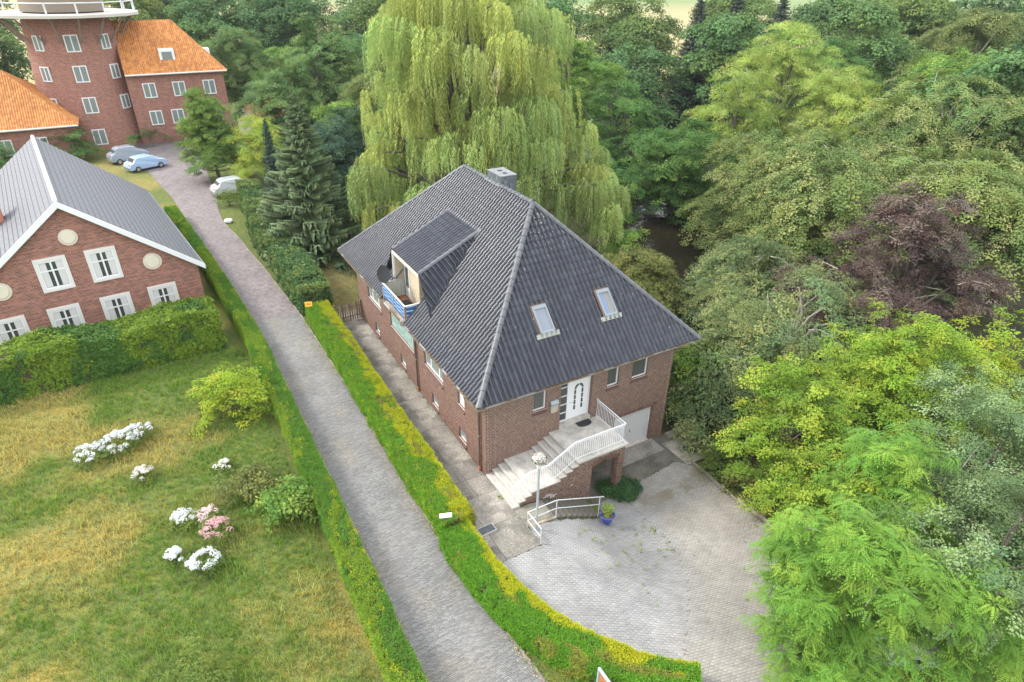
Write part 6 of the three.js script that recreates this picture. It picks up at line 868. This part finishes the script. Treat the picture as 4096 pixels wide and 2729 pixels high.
// ---------------------------------------------------------------- the old mill with its orange roofed wings
M.orange = mat(1, 1, 1, 0.75, { vertexColors: true });
const orangeTones = [[0.4, 0.16, 0.04], [0.45, 0.19, 0.05], [0.36, 0.14, 0.04], [0.48, 0.21, 0.06]];
M.brickMill = mat(0.75, 0.7, 0.67, 0.85, { map: rep(T.brickFar, 0.25) });
function farWindow(parent, x, y, z, w, h, ry = 0) { const g = new THREE.Group(); g.name = 'window'; parent.add(g); g.position.set(x, y, z); g.rotation.y = ry; part('frame', new Geo().box(-w / 2, -h / 2, -0.08, -w / 2 + 0.12, h / 2, 0.06).box(w / 2 - 0.12, -h / 2, -0.08, w / 2, h / 2, 0.06).box(-w / 2 + 0.12, h / 2 - 0.12, -0.08, w / 2 - 0.12, h / 2, 0.058).box(-w / 2 + 0.12, -h / 2, -0.08, w / 2 - 0.12, -h / 2 + 0.12, 0.058).box(-0.06, -h / 2 + 0.12, -0.08, 0.06, h / 2 - 0.12, 0.055).geometry(), M.white, g); part('pane', boxGeo(-w / 2 + 0.12, -h / 2 + 0.12, -0.07, w / 2 - 0.12, h / 2 - 0.12, 0.02), M.paneLight, g); }
function hipWing(parent, x0, x1, z0, z1, ye, yr, hipL, hipR) { // box with a hipped roof
  const wg = boxGeo(x0, -0.3, z0, x1, ye, z1); part('wall', wg, M.brickMill, parent); const o = 0.5, zm = (z0 + z1) / 2, G = new Geo(), A = [x0 - o * (hipL ? 1 : 0), ye - 0.1, z1 + o], B = [x1 + o * (hipR ? 1 : 0), ye - 0.1, z1 + o], C = [x1 + o * (hipR ? 1 : 0), ye - 0.1, z0 - o], D = [x0 - o * (hipL ? 1 : 0), ye - 0.1, z0 - o], E = [x0 + (hipL ? (z1 - z0) * 0.45 : 0), yr, zm], F = [x1 - (hipR ? (z1 - z0) * 0.45 : 0), yr, zm];
  const face = (p0, p1, t0, t1, seed) => { const O = V(...p0), U = V(...p1).sub(O), w = U.length(); U.normalize(); const a = V(...t0).sub(O), uA = a.dot(U), Vv = a.clone().addScaledVector(U, -uA), h = Vv.length(); Vv.normalize(); const uB = V(...t1).sub(O).dot(U); tileField(G, O, U, Vv, h, v => uA * v / h, v => lerp(w, uB, v / h), seed, () => true, null, orangeTones); };
  face(A, B, E, F, 401); if (hipR) face(B, C, F, F, 402);
  const D2 = new Geo(), dn = p => [p[0], p[1] - 0.04, p[2]]; D2.quad(dn(A), dn(B), dn(F), dn(E)); D2.quad(dn(C), dn(D), dn(E), dn(F)); D2.tri(dn(B), dn(C), dn(F)); D2.tri(dn(D), dn(A), dn(E)); part('roof_deck', D2.geometry(), mat(0.4, 0.16, 0.05, 0.8), parent);
  part('roof_tiles', G.geometry(), M.orange, parent).userData.kind = 'stuff'; part('eave_gutter', tube([[A[0], A[1] - 0.05, A[2] + 0.05], [B[0], B[1] - 0.05, B[2] + 0.05]], 0.12, 8), mat(0.5, 0.48, 0.45, 0.6), parent); part('eave_soffit', boxGeo(A[0] + 0.02, ye - 0.16, z0 - o + 0.02, B[0] - 0.02, ye - 0.105, z1 + o - 0.02), mat(0.4, 0.36, 0.32, 0.8), parent);
}
{
  const g = thing('old_mill', 'old brick mill tower with a wooden gallery and orange roofed wings', 'mill', [-14.6, 0, -84]);
  const t = new THREE.CylinderGeometry(5.0, 6.4, 15.2, 8, 1).rotateY(Math.PI / 8); { const uv = t.attributes.uv; for (let i = 0; i < uv.count; i++) uv.setXY(i, uv.getX(i) * 36, uv.getY(i) * 15); } part('tower', t, M.brickMill, g, [0, 7.6, 0]);
  const cap = new THREE.CylinderGeometry(3.9, 4.8, 9, 8, 1).rotateY(Math.PI / 8); part('smock', cap, mat(0.16, 0.13, 0.1, 0.9), g, [0, 20.2, 0]);
  const deck = part('gallery', new THREE.CylinderGeometry(8.2, 8.2, 0.3, 16).rotateY(Math.PI / 16), mat(0.4, 0.37, 0.33, 0.85), g, [0, 15.4, 0]); for (let i = 0; i < 16; i++) { const a = (i + 0.5) / 16 * 6.283; part('rail_post', boxGeo(-0.09, 0, -0.09, 0.09, 1.3, 0.09), M.whiteOld, deck, [Math.cos(a) * 7.8, 0.15, Math.sin(a) * 7.8]); part('strut', tube([[Math.cos(a) * 7.4, -0.16, Math.sin(a) * 7.4], [Math.cos(a) * 5.1, -3.0, Math.sin(a) * 5.1]], 0.12, 6), mat(0.2, 0.17, 0.14, 0.9), deck); } part('hand_rail', new THREE.TorusGeometry(7.8, 0.07, 6, 32).rotateX(Math.PI / 2), M.whiteOld, deck, [0, 1.4, 0]);
  const rad = y => lerp(6.4, 5.0, y / 15.2) * 0.925; for (const y of [1.6, 5.4, 9.0, 12.4]) farWindow(g, 0, y, rad(y) + 0.06, 1.5, 1.9); for (const y of [5.4, 9.0, 12.4]) for (const s of [-1, 1]) farWindow(g, s * rad(y) * 0.72, y, rad(y) * 0.72 + 0.06, 1.3, 1.7, s * Math.PI / 4);
  hipWing(g, 4.6, 16.2, -5.5, 4.8, 8.7, 14.4, false, true); for (const [x, y] of [[7, 6.6], [10.5, 6.6], [14.2, 6.6], [7, 3.2], [9.6, 3.2], [12, 3.2], [14.4, 3.2]]) farWindow(g, x, y, 4.86, 1.5, 1.8);
  hipWing(g, -17, -2.2, -4, 9.5, 4.1, 9.6, false, true); for (const x of [-13, -9.5, -6]) farWindow(g, x, 2.0, 9.56, 1.5, 1.8);
  const dm = new THREE.Group(); dm.name = 'dormer_window'; g.add(dm); part('frame', boxGeo(-0.9, 0, -1.6, 0.9, 1.7, 0.1), M.white, dm); part('pane', boxGeo(-0.6, 0.3, 0.1, 0.6, 1.4, 0.13), M.paneLight, dm); dm.position.set(10, 9.6, 3.9);
  const d2 = new THREE.Group(); d2.name = 'roof_window'; g.add(d2); part('frame', boxGeo(-0.8, -0.05, -0.6, 0.8, 0.08, 0.6), mat(0.14, 0.1, 0.08, 0.6), d2); part('pane', boxGeo(-0.6, 0.081, -0.45, 0.6, 0.1, 0.45), M.pane, d2); d2.position.set(-10.6, 6.1, 7.35); d2.rotation.x = 0.67;
  const ac = part('roof_vent', roundBox(1.6, 1.3, 1.4, 0.1), mat(0.62, 0.63, 0.62, 0.5), g, [14.6, 10.4, 1.5]);
  tree('garden_shrub', 'rounded shrub at the foot of the mill tower, right side', 'oak', -9.0, -77, 4.4, 1.9, { lobes: 8, y0: 0.2, cat: 'shrub', shape: 'bush', r0: 0.08 }); tree('garden_shrub', 'rounded shrub at the foot of the mill tower, left side', 'oak', -17.4, -73.2, 4.6, 1.9, { lobes: 8, y0: 0.2, cat: 'shrub', shape: 'bush', r0: 0.08 }); tree('garden_shrub', 'dark shrub before the right mill wing', 'dark', -3.6, -76, 3.2, 2.0, { lobes: 8, y0: 0.2, cat: 'shrub', shape: 'bush', r0: 0.08 }); tree('garden_shrub', 'large dark shrub between gabled house and mill', 'oak', -26, -70, 4.6, 3.0, { lobes: 10, y0: 0.2, cat: 'shrub', shape: 'bush', r0: 0.08 });
  tree('garden_shrub', 'low green shrub on the turn of the lane', 'bush', -4.1, -47.6, 1.6, 1.3, { lobes: 8, y0: 0.1, cat: 'shrub', shape: 'bush', r0: 0.05 });
  const sh = thing('red_roof_shed', 'small shed with a red tiled roof behind the yellow maple', 'shed', [5.4, 0, -79], 0.5); part('wall', boxGeo(-2.4, 0, -2, 2.4, 2.4, 2), mat(0.5, 0.45, 0.4, 0.9), sh); const RG = new Geo(); RG.quad([-2.7, 2.3, 2.3], [2.7, 2.3, 2.3], [2.7, 4.2, 0], [-2.7, 4.2, 0]); RG.quad([2.7, 2.3, -2.3], [-2.7, 2.3, -2.3], [-2.7, 4.2, 0], [2.7, 4.2, 0]); part('roof', RG.geometry(), mat(0.34, 0.09, 0.05, 0.75), sh); part('gable', prism([[-2, 2.4], [2, 2.4], [0, 4.1]], -2.4, 2.4).rotateY(Math.PI / 2), mat(0.5, 0.45, 0.4, 0.9), sh);
}
// ---------------------------------------------------------------- cars
function car(label, x, z, turn, paint, { len = 4.2, h = 1.5, y = 0 } = {}) {
  const g = thing('parked_car', label, 'car', [x, y, z], turn), w = 1.74, k = len / 4.2, P = [[-2.05, 0.32], [-2.1, 0.62], [-2.02, 0.86], [-1.75, 0.96], [-1.62, 1.0], [-1.25, 1.42], [-0.9, 1.49], [0.35, 1.5], [0.7, 1.42], [1.25, 1.02], [1.85, 0.9], [2.08, 0.72], [2.1, 0.42], [2.0, 0.3]].map(([a, b]) => [a * k, b * h / 1.5]);
  const body = new THREE.ExtrudeGeometry(new THREE.Shape(P.map(p => new THREE.Vector2(...p))), { depth: w - 0.2, bevelEnabled: true, bevelThickness: 0.1, bevelSize: 0.08, bevelSegments: 3 }); body.translate(0, 0, -w / 2 + 0.1); { const p = body.attributes.position; for (let i = 0; i < p.count; i++) { const yy = p.getY(i); if (yy > 0.95) p.setZ(i, p.getZ(i) * (1 - 0.22 * (yy - 0.95) / 0.6)); } body.computeVertexNormals(); } part('body', body, paint, g);
  const hh = h / 1.5; for (const s of [-1, 1]) { const sg = prism([[-1.4 * k, 1.03 * hh], [1.05 * k, 1.03 * hh], [0.55 * k, 1.4 * hh], [-1.08 * k, 1.4 * hh]], -0.01, 0.01); part('side_window', sg, M.pane, g, [0, 0, s * 0.835], [0, 0, 0]).rotation.x = -s * 0.25; part('headlight', roundBox(0.1, 0.16, 0.34, 0.03), mat(0.7, 0.72, 0.72, 0.1), g, [2.08 * k, 0.7 * hh, s * 0.58]); part('tail_light', roundBox(0.1, 0.3, 0.2, 0.03), mat(0.45, 0.02, 0.015, 0.2), g, [-2.08 * k, 0.8 * hh, s * 0.68]); }
  part('windscreen', boxGeo(-0.32, -0.005, -0.68, 0.32, 0.015, 0.68), M.pane, g, [1.02 * k, 1.24 * hh, 0], [0, 0, -0.63]); part('rear_window', boxGeo(-0.24, -0.005, -0.66, 0.24, 0.015, 0.66), M.pane, g, [-1.48 * k, 1.26 * hh, 0], [0, 0, 0.85]);
  for (const sx of [-1.3, 1.32]) for (const s of [-1, 1]) { const wh = part('wheel', new THREE.CylinderGeometry(0.32, 0.32, 0.22, 20).rotateX(Math.PI / 2), mat(0.02, 0.02, 0.02, 0.9), g, [sx * k, 0.32, s * (w / 2 - 0.06)]); part('rim', new THREE.CylinderGeometry(0.2, 0.2, 0.235, 14).rotateX(Math.PI / 2), mat(0.45, 0.46, 0.47, 0.35, { metal: 0.7 }), wh); }
  part('bumper', roundBox(0.16, 0.2, w - 0.1, 0.05), mat(0.1, 0.1, 0.1, 0.6), g, [-2.1 * k, 0.42, 0]); return g;
}
car('white car half hidden under the ash in the lower right corner', 7.7, 14.5, -0.55, mat(0.6, 0.62, 0.64, 0.2, { phys: true, clearcoat: 1 }), { y: ground(7.7, 14.5) - 0.02 });
car('silver car parked where the lane bends', -3.0, -51.2, 0.15, mat(0.5, 0.53, 0.55, 0.25, { phys: true, clearcoat: 1, metal: 0.3 }), { h: 1.7 });
car('blue grey car parked below the mill, nearer one', -10.4, -66, 0.4, mat(0.3, 0.42, 0.6, 0.25, { phys: true, clearcoat: 1 })); car('grey car parked below the mill, farther one', -12.0, -70.5, 0.3, mat(0.22, 0.25, 0.29, 0.25, { phys: true, clearcoat: 1 }), { h: 1.8 });
// ---------------------------------------------------------------- signs and small things
{
  const s = thing('hedge_sign', 'small white sign standing out of the hedge end by the yard', 'sign', [-3.3, 0.9, 2.75], -0.35); part('stake', tube([[0, -0.9, 0], [0, 0.55, 0]], 0.015, 6), M.metalGrey, s); part('board', roundBox(0.52, 0.2, 0.03, 0.006), mat(0.78, 0.72, 0.74, 0.5), s, [0, 0.6, 0.02], [-0.25, 0, 0]);
  const s2 = thing('warning_sign', 'small yellow orange sign on the hedge near the picket gate', 'sign', [-3.4, 0.85, -18.6], -0.3); part('stake', tube([[0, -0.85, 0], [0, 0.75, 0]], 0.018, 6), M.metalGrey, s2); part('board', roundBox(0.46, 0.32, 0.03, 0.006), mat(0.75, 0.42, 0.03, 0.5), s2, [0, 0.82, 0.02], [-0.2, 0, 0]); part('print', boxGeo(-0.15, -0.06, 0.0155, 0.15, 0.07, 0.019), mat(0.55, 0.2, 0.02, 0.6), s2, [0, 0.82, 0.02], [-0.2, 0, 0]);
  const b = thing('info_board', 'wooden notice board in a blue grey metal frame at the bottom edge', 'notice board', [-1.77, -0.33, 12.0], -Math.PI / 2); const fm = mat(0.36, 0.46, 0.54, 0.35, { metal: 0.4 });
  for (const x of [-0.75, 0.75]) part('post', boxGeo(x - 0.04, -0.05, -0.04, x + 0.04, 1.85, 0.04), fm, b); part('frame', new Geo().box(-0.71, 1.77, -0.04, 0.71, 1.85, 0.04).box(-0.71, 0.6, -0.04, 0.71, 0.68, 0.04).geometry(), fm, b); for (let i = 0; i < 7; i++) part('plank', boxGeo(-0.705 + i * 0.2015, 0.685, -0.02, -0.705 + i * 0.2015 + 0.198, 1.765, 0.02), mat(0.36 + 0.03 * (i % 3), 0.15 + 0.015 * (i % 3), 0.055, 0.6, { map: rep(T.streak, 2) }), b);
  const bag = new THREE.IcosahedronGeometry(0.3, 3), p = bag.attributes.position; for (let i = 0; i < p.count; i++) { const k = 0.8 + 0.4 * fbm(p.getX(i) * 5 + 3, p.getY(i) * 5 + p.getZ(i) * 3, 161, 2); p.setXYZ(i, p.getX(i) * k * 1.3, p.getY(i) * k * 0.75 + 0.16, p.getZ(i) * k); } bag.computeVertexNormals(); const bg = solo('plastic_bag', bag, mat(0.75, 0.76, 0.76, 0.4), 'white plastic bag lying beside the bend of the lane', 'bag'); bg.position.set(-5.0, 0, -42.3);
}
renderer.render(scene, camera);
